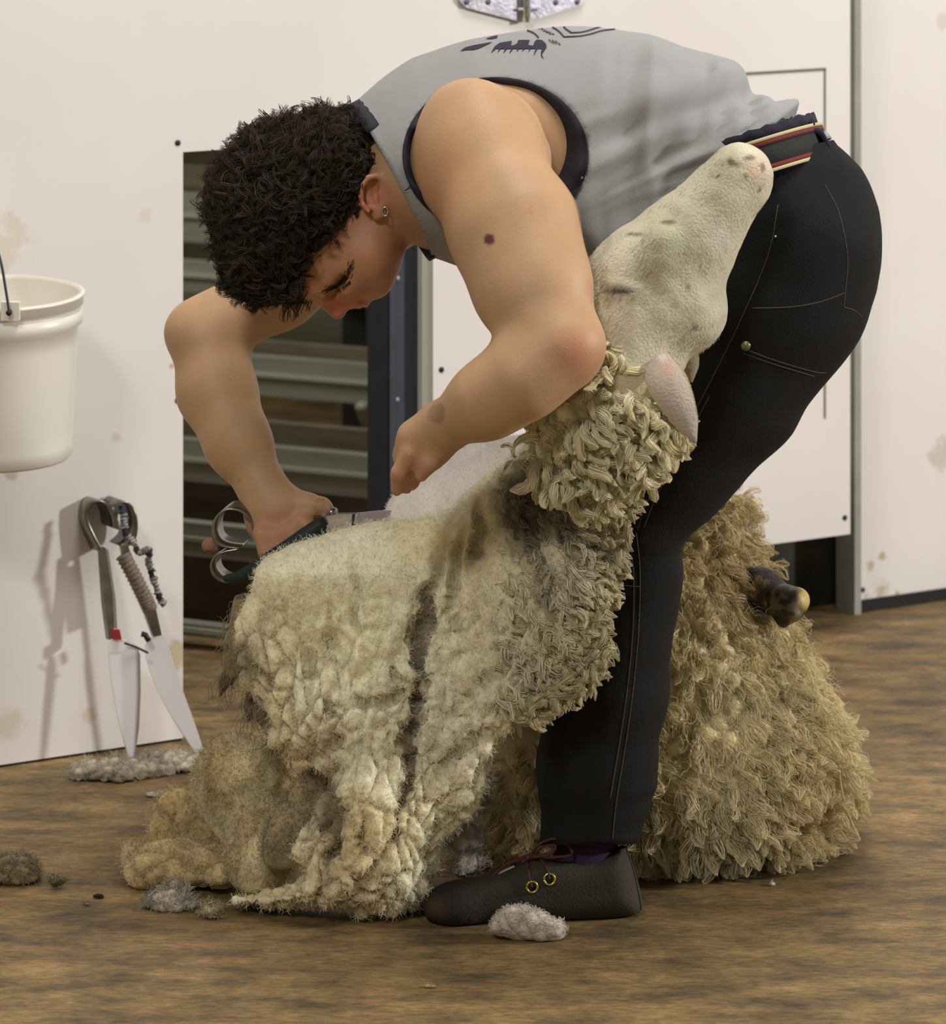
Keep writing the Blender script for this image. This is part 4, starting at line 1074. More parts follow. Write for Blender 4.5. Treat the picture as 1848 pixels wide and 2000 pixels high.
# ears
def leaf(pts, wl, th_, cup, nm, cc):
    ctr = spline([P(*q) for q in pts], 24); wid = np.interp(np.linspace(0,1,24), np.linspace(0,1,len(wl)), wl)
    T = np.gradient(ctr, axis=0); T /= np.linalg.norm(T,axis=1)[:,None]; S_ = np.cross(T, [0,1,0]); S_ /= np.linalg.norm(S_,axis=1)[:,None]
    rows = []
    for u in np.linspace(-1,1,13):
        rows.append(ctr+S_*(wid*u)[:,None]+np.array([0,1,0])*(cup*(u*u)*wid/max(wid))[:,None])
    R_ = np.stack(rows, 1); f_ = R_.reshape(-1,3); bk = f_+np.array([0,th_,0]); nU = 13
    Vv = np.vstack([f_, bk]); n0_ = len(f_); Qq = []
    for i in range(23):
        for j in range(12):
            a = i*nU+j; Qq += [(a, a+1, a+nU+1, a+nU), (a+n0_, a+nU+n0_, a+nU+1+n0_, a+1+n0_)]
        for j in (0, 12): a = i*nU+j; Qq.append((a, a+nU, a+nU+n0_, a+n0_))
    for i in (0, 23):
        for j in range(12): a = i*nU+j; Qq.append((a, a+1, a+1+n0_, a+n0_))
    Vv = lap(Vv, np.array(Qq), 1)
    x_, y_ = pix(Vv); uu = np.tile(np.tile(np.linspace(-1,1,13), 24), 2)
    col = np.tile(lin(cc), (len(Vv),1))*(1+.15*(fbm(Vv*60,2,3)-.5))[:,None]
    col = mixc(col, (np.abs(uu) > .86)*.7, (216,206,150)); col = mixc(col, blob(x_,y_,1305,718,22,.9)*.5, (206,150,130)); col = mixc(col, blob(x_,y_,1292,694,16,.8)*.7, (226,206,196))
    return mk(nm, Vv, np.array(Qq), m_sheep, sheep, col=col)
leaf([(1284,680,4.985),(1296,732,4.950),(1326,792,4.932),(1360,866,4.932)], [.009,.017,.023,.0245,.021,.015,.001], .006, .012, 'ear', (184,170,156))
leaf([(1318,672,5.10),(1340,690,5.10),(1346,720,5.09),(1350,748,5.09)], [.012,.016,.013,.002], .005, .010, 'ear', (150,136,112))

# ---------------------------------------------------------------- lock builder
def locks(name, p0, N0, flow, L_, r0, curl, col, parent, n=9, m=5, lift=.5, droop=.0, twist=5.0, mm=None, jit=.35, flat=.7, nf=0, rf=.0005, core=.7, splay=0):
    """tapering crimped staples growing from points p0; arrays per lock"""
    k = len(p0); s = np.linspace(0, 1, n)
    d = flow+N0*lift+jit*rng.normal(size=(k,3)); d /= np.linalg.norm(d,axis=1)[:,None]+1e-9
    a = np.cross(d, N0)+1e-4; a /= np.linalg.norm(a,axis=1)[:,None]+1e-9; b_ = np.cross(d, a)
    ph = rng.random(k)*6.28; tw = twist*(.7+.6*rng.random(k))*rng.choice([-1,1], k)
    amp = (curl*L_)[:,None]*np.minimum(1, s*2)
    C = p0[:,None]+d[:,None]*(L_[:,None]*s)[...,None]-np.array([0,0,1.])*((droop*L_)[:,None]*s**2)[...,None]
    C = C+a[:,None]*(amp*np.cos(ph[:,None]+tw[:,None]*s))[...,None]+b_[:,None]*(amp*np.sin(ph[:,None]+tw[:,None]*s))[...,None]
    C[:,:,2] = np.maximum(C[:,:,2], .002)
    R = r0[:,None]*(np.sin(np.pi*(.12+.80*s))**.7*(1+.12*np.cos(s*26+ph[:,None])))
    R[:,-1] *= .25
    if nf: return bundle(name, C, R, nf, rf, col, parent, mm or m_lock, core=core, splay=splay)
    V, Q = tubes(C, R, m, flat=flat)
    cc = np.repeat(col, n*m, 0)*np.tile(np.repeat(.88+.2*s, m), k)[:,None]
    return mk(name, V, Q, mm or m_lock, parent, col=cc)
def vis(N, p): v = np.array([0,0,HC])-p; v /= np.linalg.norm(v,axis=1)[:,None]; return (N*v).sum(1)
def lump(V, N, sc, amp, seed, stretch=(1,1,1), edge=.0):     # staple-sized clumps divided by creases
    f1, f2, cid = worley(V*np.array(stretch)*sc, seed)
    return V+N*((np.sqrt(np.clip(f2-f1,0,1))-.5)*amp)[:,None], f2-f1, cid

# ---------------------------------------------------------------- wool left on the back and rump, behind the near leg
W_ = [Slab([(1300,1010),(1410,955),(1430,985),(1446,1040),(1458,1092),(1470,1140),(1496,1192),(1530,1232),(1550,1262),(1566,1300),(1600,1360),(1630,1430),(1640,1500),(1626,1580),(1570,1672),(1500,1712),(1400,1722),(1290,1722),(1130,1712),(1000,1680),(930,1640),(925,1500),(980,1370),(1100,1200),(1240,1080)],
       lambda x, y: 5.60-.05*np.clip((y-1100)/500,0,1)-.02*np.clip((1200-x)/200,0,1), lambda x, y: .10+.11*np.clip((y-1000)/450,0,1), .13, it=2, k=.03)]
vol = Vol(W_, .006); vol.cut(lambda X: -X[...,2]-.001)
V, Q = vol.mesh(2); N = normals(V, Q); V[:,2] = np.maximum(V[:,2], .001)
V, cr, cid = lump(V, N, 34, .016, 4, (1,1,1)); V = V+N*((fbm(V*12,3,2)-.5)*.02)[:,None]; V[:,2] = np.maximum(V[:,2], .001)
px, py = pix(V)
def backcol(px, py, V, k=1):
    n1 = fbm(V*9, 3, 31); n2 = fbm(V*np.array([40,40,90]), 3, 32)
    c = np.tile(lin((236,220,172)), (len(V),1))*(1+.22*(n2-.5))[:,None]
    c = mixc(c, np.clip((n1-.5)*8,0,1)*.30, (196,174,124)); c = mixc(c, blob(px,py,1380,1090,140,.8)*.45, (190,158,106))
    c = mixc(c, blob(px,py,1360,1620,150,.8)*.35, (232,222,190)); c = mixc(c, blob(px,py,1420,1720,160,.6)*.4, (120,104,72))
    c = mixc(c, (blob(px,py,1440,1360,200,.8)*(n2 > .55))*.4, (112,100,66)); c = mixc(c, blob(px,py,1560,1560,80,.8)*.35, (190,150,90))
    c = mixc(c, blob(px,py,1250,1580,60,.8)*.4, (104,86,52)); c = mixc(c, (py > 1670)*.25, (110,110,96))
    return c
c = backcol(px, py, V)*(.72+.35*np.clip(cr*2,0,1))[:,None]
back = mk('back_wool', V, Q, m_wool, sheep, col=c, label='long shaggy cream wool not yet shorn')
BV, BQ = V, Q
p0, N0, _ = sample(V, Q, 7000); vv = vis(N0, p0); k = vv > -.3; p0, N0 = p0[k][:3700], N0[k][:3700]
x_, y_ = pix(p0); kk = len(p0)
fl = np.stack([.45+.6*np.clip((x_-1330)/250,-1,1), -.15*np.ones(kk), -.65+.4*np.clip((y_-1500)/200,-1,1)], 1)
fl = fl+.9*np.stack([fbm(p0*7,2,61)-.5, fbm(p0*7,2,62)-.5, fbm(p0*7,2,63)-.5], 1)*2
L_ = .028+.030*rng.random(kk); c = backcol(x_, y_, p0)*(.85+.3*rng.random(kk))[:,None]
locks('staples', p0, N0, fl, L_, .0032+.0030*rng.random(kk), .09, c, back, n=8, lift=.20, droop=.12, twist=7, nf=22, rf=.00036, core=0, splay=2.8)
# free fine ends along the rim
p0, N0, _ = sample(V, Q, 5000); kk = len(p0); x_, y_ = pix(p0)
fl = np.stack([.5*np.ones(kk), np.zeros(kk), -.5*np.ones(kk)], 1)
locks('loose_fibres', p0, N0, fl, .02+.03*rng.random(kk), np.full(kk,.00035), .14, backcol(x_,y_,p0)*1.1, back, n=8, m=3, lift=.9, droop=.1, twist=9, jit=.6)

# ---------------------------------------------------------------- the fleece coming away in one sheet
FO = [(505,1102),(545,1085),(600,1060),(655,1038),(740,1018),(830,1000),(872,985),(905,955),(940,930),(985,905),(1030,880),(1060,845),(1110,850),(1170,905),(1215,945),(1196,1010),(1190,1080),(1168,1160),(1150,1205),(1158,1255),(1150,1285),(1112,1330),(1078,1352),(1040,1385),(1010,1408),(975,1440),(955,1490),(945,1560),(905,1612),(868,1640),(860,1690),(842,1730),(838,1765),(800,1782),(730,1786),(690,1784),(655,1770),(560,1776),(480,1770),(455,1760),(480,1748),(560,1735),(600,1705),(560,1650),(590,1600),(640,1550),(640,1490),(585,1478),(545,1462),(530,1430),(520,1400),(495,1370),(470,1330),(462,1290),(452,1245),(470,1190),(492,1140)]
creases = [([(865,1050),(848,1130),(825,1220),(808,1300),(800,1400),(798,1500),(775,1600),(760,1700)], 11, .030),
           ([(655,1480),(640,1560),(655,1640),(640,1720)], 20, .030),
           ([(905,1010),(900,1080),(885,1180),(900,1250)], 9, .014), ([(945,965),(935,1040),(925,1130)], 9, .016),
           ([(690,1070),(694,1150),(690,1250)], 5, .008), ([(640,1180),(648,1260),(640,1300)], 5, .009), ([(590,1270),(596,1320)], 6, .010),
           ([(545,1290),(530,1330)], 7, .012), ([(600,1290),(600,1400)], 5, .008), ([(830,1140),(800,1260)], 5, .006),
           ([(770,1320),(800,1345),(830,1335)], 8, .012), ([(700,1362),(740,1375),(775,1362)], 8, .012), ([(815,1440),(800,1470)], 12, .014),
           ([(985,1180),(1010,1230),(980,1290)], 7, .010), ([(1080,1310),(1020,1370),(960,1400)], 9, .012), ([(1000,1300),(930,1340),(880,1400)], 7, .008),
           ([(1010,1380),(940,1440),(880,1480),(830,1560)], 8, .010), ([(550,1450),(620,1470),(655,1440)], 10, .012), ([(650,1330),(640,1420)], 6, .010),
           ([(900,1560),(860,1600),(810,1640)], 7, .008), ([(700,1600),(720,1680),(700,1740)], 9, .012), ([(1095,1180),(1130,1205)], 12, .014)]
def crease(x, y):
    q_ = np.stack([np.asarray(x,float)/40, np.asarray(y,float)/40, 0*np.asarray(x,float)], -1); x = x+26*(vnoise(q_, 5)-.5)+10*(vnoise(q_*3, 6)-.5); y = y+20*(vnoise(q_, 7)-.5)
    r = np.zeros(np.shape(x))
    for pts, w_, dp in creases:
        d = np.full(np.shape(x), 1e9)
        for a, b_ in zip(pts[:-1], pts[1:]):
            e = np.array(b_)-np.array(a); t = np.clip(((x-a[0])*e[0]+(y-a[1])*e[1])/(e@e), 0, 1)
            d = np.minimum(d, np.hypot(x-a[0]-t*e[0], y-a[1]-t*e[1]))
        yy = np.asarray(y,float); y0_, y1_ = min(p_[1] for p_ in pts), max(p_[1] for p_ in pts)
        r = np.maximum(r, dp*np.exp(-(d/w_)**2)*np.clip((yy-y0_+10)/(.25*(y1_-y0_)+12),0,1)*np.clip((y1_+10-yy)/(.25*(y1_-y0_)+12),0,1)) if y1_-y0_ > 60 else np.maximum(r, dp*np.exp(-(d/w_)**2))
    return r
def fD(x, y):
    d = 5.185+.04*np.clip((y-1400)/350,0,1)+.05*np.clip((700-x)/250,0,1)*np.clip((1500-y)/300,0,1)-.065*np.clip((x-960)/150,0,1)*np.clip((1500-y)/300,0,1)
    d = d+.06*np.clip((1120-y)/140,0,1)*np.clip((900-x)/200,0,1)
    folds = .020*np.sin((x-800-(y-1400)*-.08)/62)*np.clip((y-1150)/300,0,1)
    return d+folds*np.clip((980-x)/80,0,1)+.8*crease(x,y)
def fT(x, y): return .040+.020*np.clip((y-1300)/400,0,1)
vol = Vol([Slab(FO, fD, fT, .040, it=1)], .0034)
# torn holes near the leg
for (hx_, hy_, rx, ry) in ((1112,1192,26,10),(1150,1312,22,10)):
    vol.cut(lambda X: (lambda x, y: (1-np.hypot((x-hx_)/rx, (y-hy_)/ry))*.01)(*pix(X)))
vol.cut(lambda X: -X[...,2]-.001)
V, Q = vol.mesh(1); N = normals(V, Q)
px, py = pix(V)
smoothm = np.clip(1-np.hypot((px-680)/260, (py-1070)/110), 0, 1)            # freshly cut, smooth inner side near the blade
low = np.clip((py-1120)/150, 0, 1)*(1-smoothm*.8)
Wp = V+.020*np.stack([fbm(V*17,3,71)-.5, fbm(V*17,3,72)-.5, fbm(V*17,3,73)-.5], 1)*2
f1, f2, cid = worley(Wp*np.array([42,26,25]), 12); cr1 = f2-f1
g1, g2, gid = worley(Wp*np.array([80,70,62]), 13); cr2 = g2-g1
V = V+N*((np.sqrt(np.clip(cr1,0,1))-.55)*.016*(.15+.85*low)+(np.sqrt(np.clip(cr2,0,1))-.5)*.0060*(.3+.7*low)+(fbm(V*9,3,2)-.5)*.026+(fbm(V*70,2,19)-.5)*.005*low)[:,None]
V[:,2] = np.maximum(V[:,2], .001)
def fleececol(px, py, V):
    n1 = fbm(V*8, 3, 41); n2 = fbm(V*34, 3, 42); n3 = fbm(V*np.array([22,22,60]), 2, 43)
    c = np.tile(lin((255,247,214)), (len(V),1))*(1+.10*(n2-.5))[:,None]
    c = mixc(c, np.clip((n1-.46)*6,0,1)*.45, (240,222,170))
    c = mixc(c, blob(px,py,640,1220,180,.9)*.30, (240,228,168))
    c = mixc(c, blob(px,py,700,1640,110,.9)*.45, (236,206,146)); c = mixc(c, blob(px,py,860,1560,90,.9)*.3, (240,222,172))
    c = mixc(c, blob(px,py,900,1420,140,.9)*.30, (240,238,226))
    c = mixc(c, blob(px,py,640,1080,150,.9)*.5, (244,240,214)); c = mixc(c, blob(px,py,900,980,70,.9)*.5, (246,242,230))
    g = np.clip((px-(900-(1100-py)*-.1))/90, 0, 1)*np.clip((1420-py)/120, 0, 1)*np.clip((py-850)/60,0,1)
    c = mixc(c, g*.5, (214,206,176)); c = mixc(c, g*np.clip((n3-.48)*8,0,1)*.30, (160,146,112))
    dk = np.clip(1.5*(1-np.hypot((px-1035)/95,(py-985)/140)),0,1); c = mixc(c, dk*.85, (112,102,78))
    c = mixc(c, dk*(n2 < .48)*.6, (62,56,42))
    c = mixc(c, blob(px,py,1150,1060,80,.8)*.5, (204,196,172)); c = mixc(c, blob(px,py,1085,1120,70,.7)*.6, (214,208,190))
    c = mixc(c, blob(px,py,1130,1280,50,.8)*.6, (220,206,178)); c = mixc(c, blob(px,py,1010,1330,110,.8)*.3, (214,208,180))
    c = mixc(c, blob(px,py,1060,1160,60,.8)*(n2 > .48)*.5, (92,86,60))
    c = mixc(c, blob(px,py,640,1430,50,.8)*.5, (150,124,82)); c = mixc(c, blob(px,py,620,1600,60,.9)*.6, (112,96,70))
    c = mixc(c, blob(px,py,700,1790,120,.7)*.35, (150,128,96)); c = mixc(c, blob(px,py,560,1760,100,.7)*.25, (160,138,100))
    c = mixc(c, np.clip(blob(px,py,460,1300,70,.6)+blob(px,py,500,1400,45,.7),0,1)*.7, (110,98,76))
    c = mixc(c, blob(px,py,850,1460,26,.8)*.4, (98,70,60)); c = mixc(c, blob(px,py,815,1335,24,.8)*.5, (104,76,58))
    return c
c = fleececol(px, py, V)
# greasy dirt between the staples; shade of the long creases painted into the colour
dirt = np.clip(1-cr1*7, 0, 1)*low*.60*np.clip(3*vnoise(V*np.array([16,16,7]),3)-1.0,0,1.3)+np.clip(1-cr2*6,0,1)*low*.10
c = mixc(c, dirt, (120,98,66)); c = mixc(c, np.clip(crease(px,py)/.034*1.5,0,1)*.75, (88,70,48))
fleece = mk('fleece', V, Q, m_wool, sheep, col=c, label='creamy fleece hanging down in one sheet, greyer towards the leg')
FV, FQ = V, Q; fleece_bvh = bvh(V, Q)
# grey weathered tips toward the leg
p0, N0, _ = sample(V, Q, 30000); x_, y_ = pix(p0); vv = vis(N0, p0)
k = (vv > -.3) & (x_ > 965-(y_-900)*.0) & (y_ < 1400) & (rng.random(len(p0)) < np.clip((x_-930)/120,0,1)); p0, N0, x_, y_ = p0[k][:1300], N0[k][:1300], x_[k][:1300], y_[k][:1300]; kk = len(p0)
fl = np.stack([.9*np.ones(kk), np.zeros(kk), -.25+.3*(fbm(p0*8,2,5)-.5)], 1)
locks('weathered_tips', p0, N0, fl, .016+.020*rng.random(kk), .0026+.0026*rng.random(kk), .14, fleececol(x_,y_,p0)*(.9+.3*rng.random(kk))[:,None], fleece, n=7, lift=.25, droop=.25, twist=6, nf=16, rf=.00042, core=.3, splay=1.4)
# thick curly ends on the right rim
rim_pts = [(1215,945),(1226,925),(1205,985),(1196,1010),(1192,1045),(1186,1080),(1178,1120),(1168,1160),(1152,1205),(1158,1255),(1155,1285),(1138,1300),(1112,1330),(1090,1345),(1040,1385)]
rp = spline([(x,y,0) for x,y in rim_pts], 70); p0 = np.array([P(x+random.gauss(-14,7), y+random.gauss(0,7), 5.105+random.gauss(0,.01)) for x,y,_ in rp for _k in range(4)])
kk = len(p0); N0 = np.tile([.35,-.9,0], (kk,1)); fl = np.stack([.9*np.ones(kk), np.zeros(kk), -.25+.4*rng.normal(size=kk)], 1)
locks('rim_curls', p0, N0, fl, .016+.018*rng.random(kk), .004+.003*rng.random(kk), .20, lin((198,186,146))*(.8+.35*rng.random(kk))[:,None], fleece, n=10, lift=.2, droop=.3, twist=7, nf=18, rf=.0005, core=.7, splay=.3)
# fine fuzz
p0, N0, t_ = sample(V, Q, 60000); k = vis(N0,p0) > -.2; p0, N0, t_ = p0[k][:26000], N0[k][:26000], t_[k][:26000]; kk = len(p0)
locks('fuzz', p0, N0, np.tile([.1,0,-.25],(kk,1)), .005+.006*rng.random(kk), np.full(kk,.00030), .18, np.minimum(c[t_[:,0]]*(1.1+.25*rng.random(kk))[:,None],.97), fleece, n=4, m=3, lift=.6, jit=.7)

# skin-side flaps and dangling bits at the left edge
flaps = Vol(chain([(482,1180,5.27,26,.012),(466,1260,5.27,28,.012),(440,1330,5.27,14,.008),(428,1362,5.27,6,.004)], .01)
     +chain([(505,1320,5.25,22,.012),(492,1380,5.25,12,.008),(486,1408,5.25,5,.004)], .01)
     +chain([(520,1390,5.22,26,.014),(548,1450,5.22,18,.012),(560,1475,5.22,8,.006)], .01), .0035)
V, Q = flaps.mesh(1); N = normals(V, Q); V = V+N*((fbm(V*45,3,3)-.5)*.012)[:,None]; px, py = pix(V)
c = np.tile(lin((150,134,102)), (len(V),1)); c = mixc(c, (fbm(V*40,2,4) < .48)*.7, (84,74,60))
mk('hanging_flap', V, Q, m_wool, fleece, col=c)
k = rng.random(len(V)) < .12; p0, N0 = V[k], N[k]; kk = len(p0)
locks('flap_fibres', p0, N0, np.tile([-.2,0,-.8],(kk,1)), .012+.02*rng.random(kk), np.full(kk,.0005), .2, np.tile(lin((150,134,102)),(kk,1)), fleece, n=7, m=3, lift=.4, droop=.3, jit=.4)

# ---------------------------------------------------------------- neck wool: fat curls over the knee
nw = Vol(chain([(1090,880,5.045,60,.045),(1130,805,5.02,68,.048),(1195,775,5.01,66,.045),(1250,800,5.015,46,.035),(1205,850,5.02,60,.045),(1160,890,5.05,66,.048)], .03), .005)
V, Q = nw.mesh(1); N = normals(V, Q); V, cr, cid = lump(V, N, 45, .010, 9)
cN = lambda x, y, p: mixc(np.tile(lin((238,230,192)), (len(p),1))*(1+.2*(fbm(p*30,2,8)-.5))[:,None], (fbm(p*16,2,9) > .55)*.35, (212,198,154))
px, py = pix(V); neck = mk('neck_wool', V, Q, m_wool, sheep, col=cN(px,py,V)*(.6+.5*np.clip(cr*2,0,1))[:,None], label='long curly cream locks on the neck')
p0, N0, _ = sample(V, Q, 1400); vv = vis(N0, p0); k = vv > -.35; p0, N0 = p0[k][:430], N0[k][:430]; x_, y_ = pix(p0); kk = len(p0)
up = np.clip((790-y_)/80, 0, 1)*np.clip((1240-x_)/60,0,1)
fl = np.stack([.60-.75*up, np.zeros(kk), -.50+1.5*up], 1)+.8*np.stack([fbm(p0*12,2,65)-.5, fbm(p0*12,2,66)-.5, fbm(p0*12,2,67)-.5], 1)
locks('curls', p0, N0, fl, .022+.024*rng.random(kk), .0042+.0034*rng.random(kk), .20, cN(x_,y_,p0)*(.85+.3*rng.random(kk))[:,None], neck, n=12, lift=.30, droop=.15, twist=5, nf=44, rf=.00048, core=.6, splay=.5)
# wool fringe behind the ear
p0 = np.array([P(1338+random.gauss(0,10), 668+random.gauss(0,5), 5.06) for _ in range(40)]); kk = 40
locks('ear_tuft', p0, np.tile([0,-1.,0],(kk,1)), np.tile([1.,0,-.1],(kk,1)), .012+.012*rng.random(kk), np.full(kk,.003), .15, np.tile(lin((186,176,130)),(kk,1)), sheep, n=8, m=6, lift=.2)

# short hair on the face
p0, N0, t_ = sample(SV, SQ, 90000); x_, y_ = pix(p0); vv = vis(N0, p0); k = (vv > -.2) & (y_ < 730) & (p0[:,1] < 5.12) & (x_ > 1120)
p0, N0, x_, y_, t_ = p0[k][:15000], N0[k][:15000], x_[k][:15000], y_[k][:15000], t_[k][:15000]; kk = len(p0)
fl = np.tile([-.62,0,-.75], (kk,1))
locks('face_hair', p0, N0, fl, .005+.004*rng.random(kk), np.full(kk,.00032), .05, SC[t_[:,0]]*(.95+.25*rng.random(kk))[:,None], sheep, n=4, m=3, lift=.05, jit=.10)
# clipped nap on the shorn skin
p0, N0, t_ = sample(SV, SQ, 90000); x_, y_ = pix(p0); k = (x_ < 1040) & (y_ < 1090) & (p0[:,1] < 5.5)
p0, N0, t_ = p0[k][:5000], N0[k][:5000], t_[k][:5000]; kk = len(p0)
locks('shorn_nap', p0, N0, np.tile([.2,0,-.3],(kk,1)), .0035+.002*rng.random(kk), np.full(kk,.00032), .05, SC[t_[:,0]]*(1.0+.06*rng.random(kk))[:,None], sheep, n=3, m=3, lift=.35, jit=.2)

# ================================================================ shears in the hand
HS = 5.262
bow = spline([P(x,y,HS+.016) for x,y in ((505,1030),(494,1003),(474,989),(450,988),(431,1003),(424,1028),(430,1050),(448,1060),(476,1064),(450,1069),(430,1078),(421,1098),(428,1118),(450,1129),(478,1122),(500,1108))], 80)
V, Q = ribbon(bow, np.array([.010,.034,.004]), .0022)
hs = mk('hand_shears', V, Q, m_steeld, label='steel blade shears held in the fist, cutting under the fleece', cat='shears')
def hflat(pts, D, th): return prism([P(x, y, D) for x, y in pts], np.array([0,th,0]))
m_green = mat('dark_green_rubber', (22,38,32), .6, spec=.4)
V, Q = tube(spline([P(438,1130,HS-.012),P(470,1126,HS-.016),P(520,1096,HS-.020),P(580,1058,HS-.022),P(632,1020,HS-.018)], 30), np.interp(np.linspace(0,1,30),[0,.25,.8,1],[.004,.0085,.0105,.009]), 12)
mk('handle_sleeve', V, Q, m_green, hs)
V, Q = tube(spline([P(495,1010,HS+.02),P(550,1005,HS+.03),P(620,1000,HS+.012),P(655,1002,HS)], 16), .007, 10); mk('handle', V, Q, m_steeld, hs)
V, Fc = hflat([(628,1010),(660,1004),(700,1003),(693,1025),(672,1040),(640,1042),(630,1030)], HS-.006, .010); mk('shank', V, Fc, m_steel, hs, smooth=False)
V, Fc = hflat([(692,1003),(740,998),(800,997),(824,999),(780,1012),(740,1020),(690,1030)], HS-.004, .004); mk('blade', V, Fc, mat('dull_blade', (176,168,184), .45, metal=.6), hs, smooth=False)
V, Fc = hflat([(688,1004),(694,1004),(692,1028),(686,1028)], HS-.0065, .003); mk('blade_edge', V, Fc, m_post, hs, smooth=False)
V, Fc = hflat([(556,1080),(640,1030),(660,1040),(600,1072),(560,1092)], HS-.004, .006); mk('lower_handle', V, Fc, mat('brown_handle', (96,70,60), .6), hs, smooth=False)
kp = Vol([ellip(412,1066,HS+.03,20,16,.012,0,k=.01), ball((432,1064,HS+.028,9,.006), .006)], .003); V, Q = kp.mesh(1); N = normals(V,Q); V = V+N*((fbm(V*130,2,2)-.5)*.006)[:,None]
mk('knotted_thong', V, Q, mat('tan_thong', (150,110,84), .8, bump=.5), hs)

# ================================================================ loose wool on the floor
def clump(name, prims, vox, col, label, group=None, amp=.010, sc=60, seed=1, fib=200, dark=(110,98,80), rl=.01, parent=None):
    v = Vol(prims, vox); v.cut(lambda X: -X[...,2]); V, Q = v.mesh(1); N = normals(V, Q)
    V, cr, cid = lump(V, N, sc, amp, seed); V = V+N*((fbm(V*sc*.5,3,seed)-.5)*amp)[:,None]; V[:,2] = np.maximum(V[:,2], .0005)
    c = np.tile(lin(col), (len(V),1))*(1+.2*(fbm(V*40,2,seed)-.5))[:,None]; c = mixc(c, (fbm(V*25,2,seed+3) > .56)*.55, dark); c = c*(.7+.4*np.clip(cr*2,0,1))[:,None]
    o = mk(name, V, Q, m_wool, parent, col=c)
    if label: tag(o, label, 'wool', group)
    if fib:
        p0, N0, t_ = sample(V, Q, fib*4); k = N0[:,2] > -.3; p0, N0, t_ = p0[k], N0[k], t_[k]; kk = len(p0)
        locks('wool_wisps', p0, N0, np.zeros((kk,3)), rl*(.5+rng.random(kk)), .00028+.0002*rng.random(kk), .2, c[t_[:,0]]*(.9+.4*rng.random(kk))[:,None], o, n=5, m=3, lift=.7, jit=.9)
    return o
F = DF
clump('wool_clump', chain([(160,1512,F(1520),26,.02),(230,1512,F(1522),24,.025),(300,1500,F(1508),22,.03),(385,1490,F(1500),20,.03)], .02), .004, (186,176,156), 'long grey dirty wool strip lying under the tips of the leaning shears', seed=3, fib=500, dark=(90,78,66))
clump('wool_clump', [Slab([(960,1795),(985,1770),(1030,1768),(1060,1782),(1085,1795),(1104,1800),(1107,1832),(1080,1842),(1030,1838),(985,1832),(955,1822)], lambda x,y: 5.125-.0*x, lambda x,y: .020+0*x, .012, it=1)], .003, (222,210,198), 'pale pinkish tuft of wool lying in front of the near shoe', seed=5, fib=500, amp=.003, dark=(206,192,182), rl=.004)
clump('wool_clump', chain([(345,1738,F(1768),16,.012),(340,1762,F(1776),22,.015),(300,1762,F(1772),14,.012),(375,1766,F(1776),9,.008)], .012), .003, (206,196,180), 'small grey tuft fallen below the brown clump', seed=8, fib=250, amp=.006, dark=(120,108,96))
clump('wool_clump', [ellip(413,1780,F(1792),20,15,.012,0,k=.01)], .003, (190,180,140), 'tiny cream ball of wool between two larger pieces', seed=9, fib=90, amp=.006)
clump('wool_clump', chain([(-20,1700,F(1722),28,.02),(40,1702,F(1722),26,.02),(72,1712,F(1722),12,.01)], .02), .004, (150,138,102), 'olive tuft at the left edge of the floor', seed=11, fib=300)
clump('wool_clump', chain([(105,1728,F(1738),9,.008),(120,1722,F(1736),6,.006)], .008), .0025, (84,78,50), 'little dark green crumb right of the olive tuft', seed=12, fib=30, amp=.004)
clump('dropping', [ellip(192,1750,F(1754),12,5,.006,0,k=.004)], .002, (46,34,24), 'small dark brown crumb on the floor left of the wool pile', seed=13, fib=0, amp=.002)
clump('wool_scrap', [ellip(168,1766,F(1768),8,3,.004,0,k=.004)], .0016, (170,156,140), 'pale speck of wool just below the dark brown crumb', seed=14, fib=12, amp=.001, rl=.004)
clump('wool_scrap', [ellip(310,1552,F(1556),26,5,.01,0,k=.004)], .002, (180,166,156), 'pale thin wisp behind the brown wool pile', seed=15, fib=40, amp=.002, rl=.006)
clump('wool_scrap', [ellip(840,1926,F(1929),12,3,.005,0,k=.004)], .0016, (176,150,96), 'small tan fleck on the bare floor in front', seed=16, fib=6, amp=.001, rl=.004)
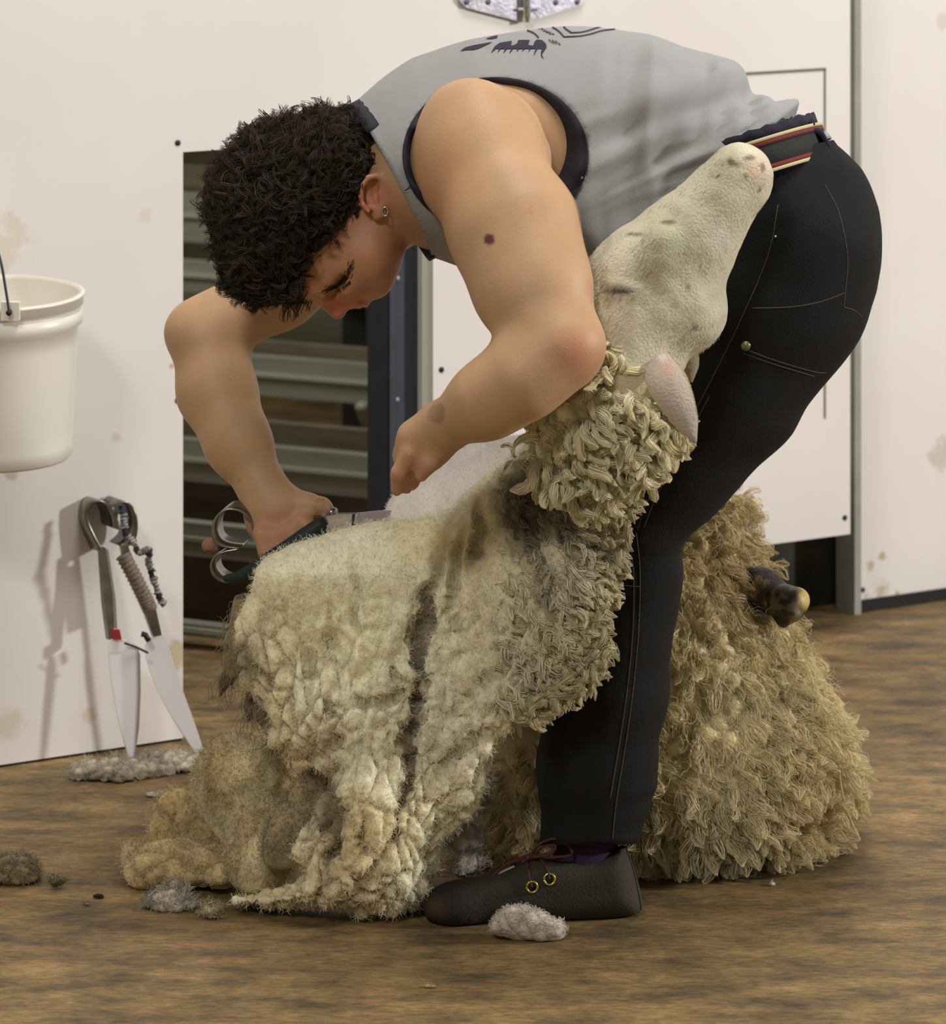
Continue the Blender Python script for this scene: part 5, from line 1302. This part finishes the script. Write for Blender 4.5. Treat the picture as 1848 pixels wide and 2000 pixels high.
clump('wool_scrap', [ellip(1508,1727,F(1730),8,4,.005,0,k=.004)], .0016, (206,200,170), 'white fleck beside the rump wool', seed=17, fib=6, amp=.001, rl=.004)
clump('wool_clump', [ellip(335,1690,F(1735)+.03,95,48,.06,0,k=.03), ellip(255,1662,F(1712)+.02,22,16,.03,0,k=.02), ellip(430,1700,F(1735),50,32,.05,0,k=.03), ellip(360,1610,F(1680)+.08,62,70,.05,math.radians(40),k=.04)], .004, (208,186,138), 'brownish loose belly wool heaped left of the fleece', seed=21, fib=1500, amp=.010, sc=24, dark=(186,158,108), rl=.008)
clump('wool_clump', [ellip(475,1545,5.36,92,118,.05,math.radians(25),k=.03), ellip(510,1665,5.30,62,72,.045,math.radians(-10),k=.04), ellip(500,1700,5.28,48,40,.04,0,k=.03)], .004, (226,212,168), 'smooth cream leg wool standing between the brown heap and the fleece', seed=22, fib=2200, amp=.005, sc=16, dark=(196,168,116), rl=.007)
clump('wool_clump', [ellip(600,1590,5.235,52,98,.035,math.radians(-25),k=.03), ellip(560,1640,5.24,34,60,.03,math.radians(-30),k=.03)], .004, (180,164,130), 'grey-brown flap of wool leaning on the fleece', seed=23, fib=900, amp=.007, sc=20, dark=(124,108,82), rl=.008)
clump('wool_clump', [ellip(905,1632,5.27,46,34,.03,math.radians(-10),k=.02), ellip(915,1690,5.275,36,22,.022,math.radians(20),k=.02), ellip(930,1560,5.32,24,60,.03,math.radians(-15),k=.02)], .004, (236,230,214), 'white tuft caught between the fleece and the shoe', seed=24, fib=500, amp=.008, sc=44, dark=(110,104,100))
# twine hanging off the rump
V, Q = tube(spline([P(1612,1475,5.42),P(1640,1500,5.40),P(1662,1488,5.40),P(1655,1466,5.40),P(1640,1500,5.40),P(1648,1560,5.42),P(1665,1610,5.46),P(1680,1640,5.48)], 50), .0013, 6)
mk('wool_strand', V, Q, m_wool, label='thin cream strand curling down from the rump to the floor', cat='wool', col=np.tile(lin((196,180,130)), (len(V),1)))
V, Q = tube(spline([P(392,1398,5.9),P(430,1385,5.8),P(520,1370,5.5)], 30), .0009, 5)
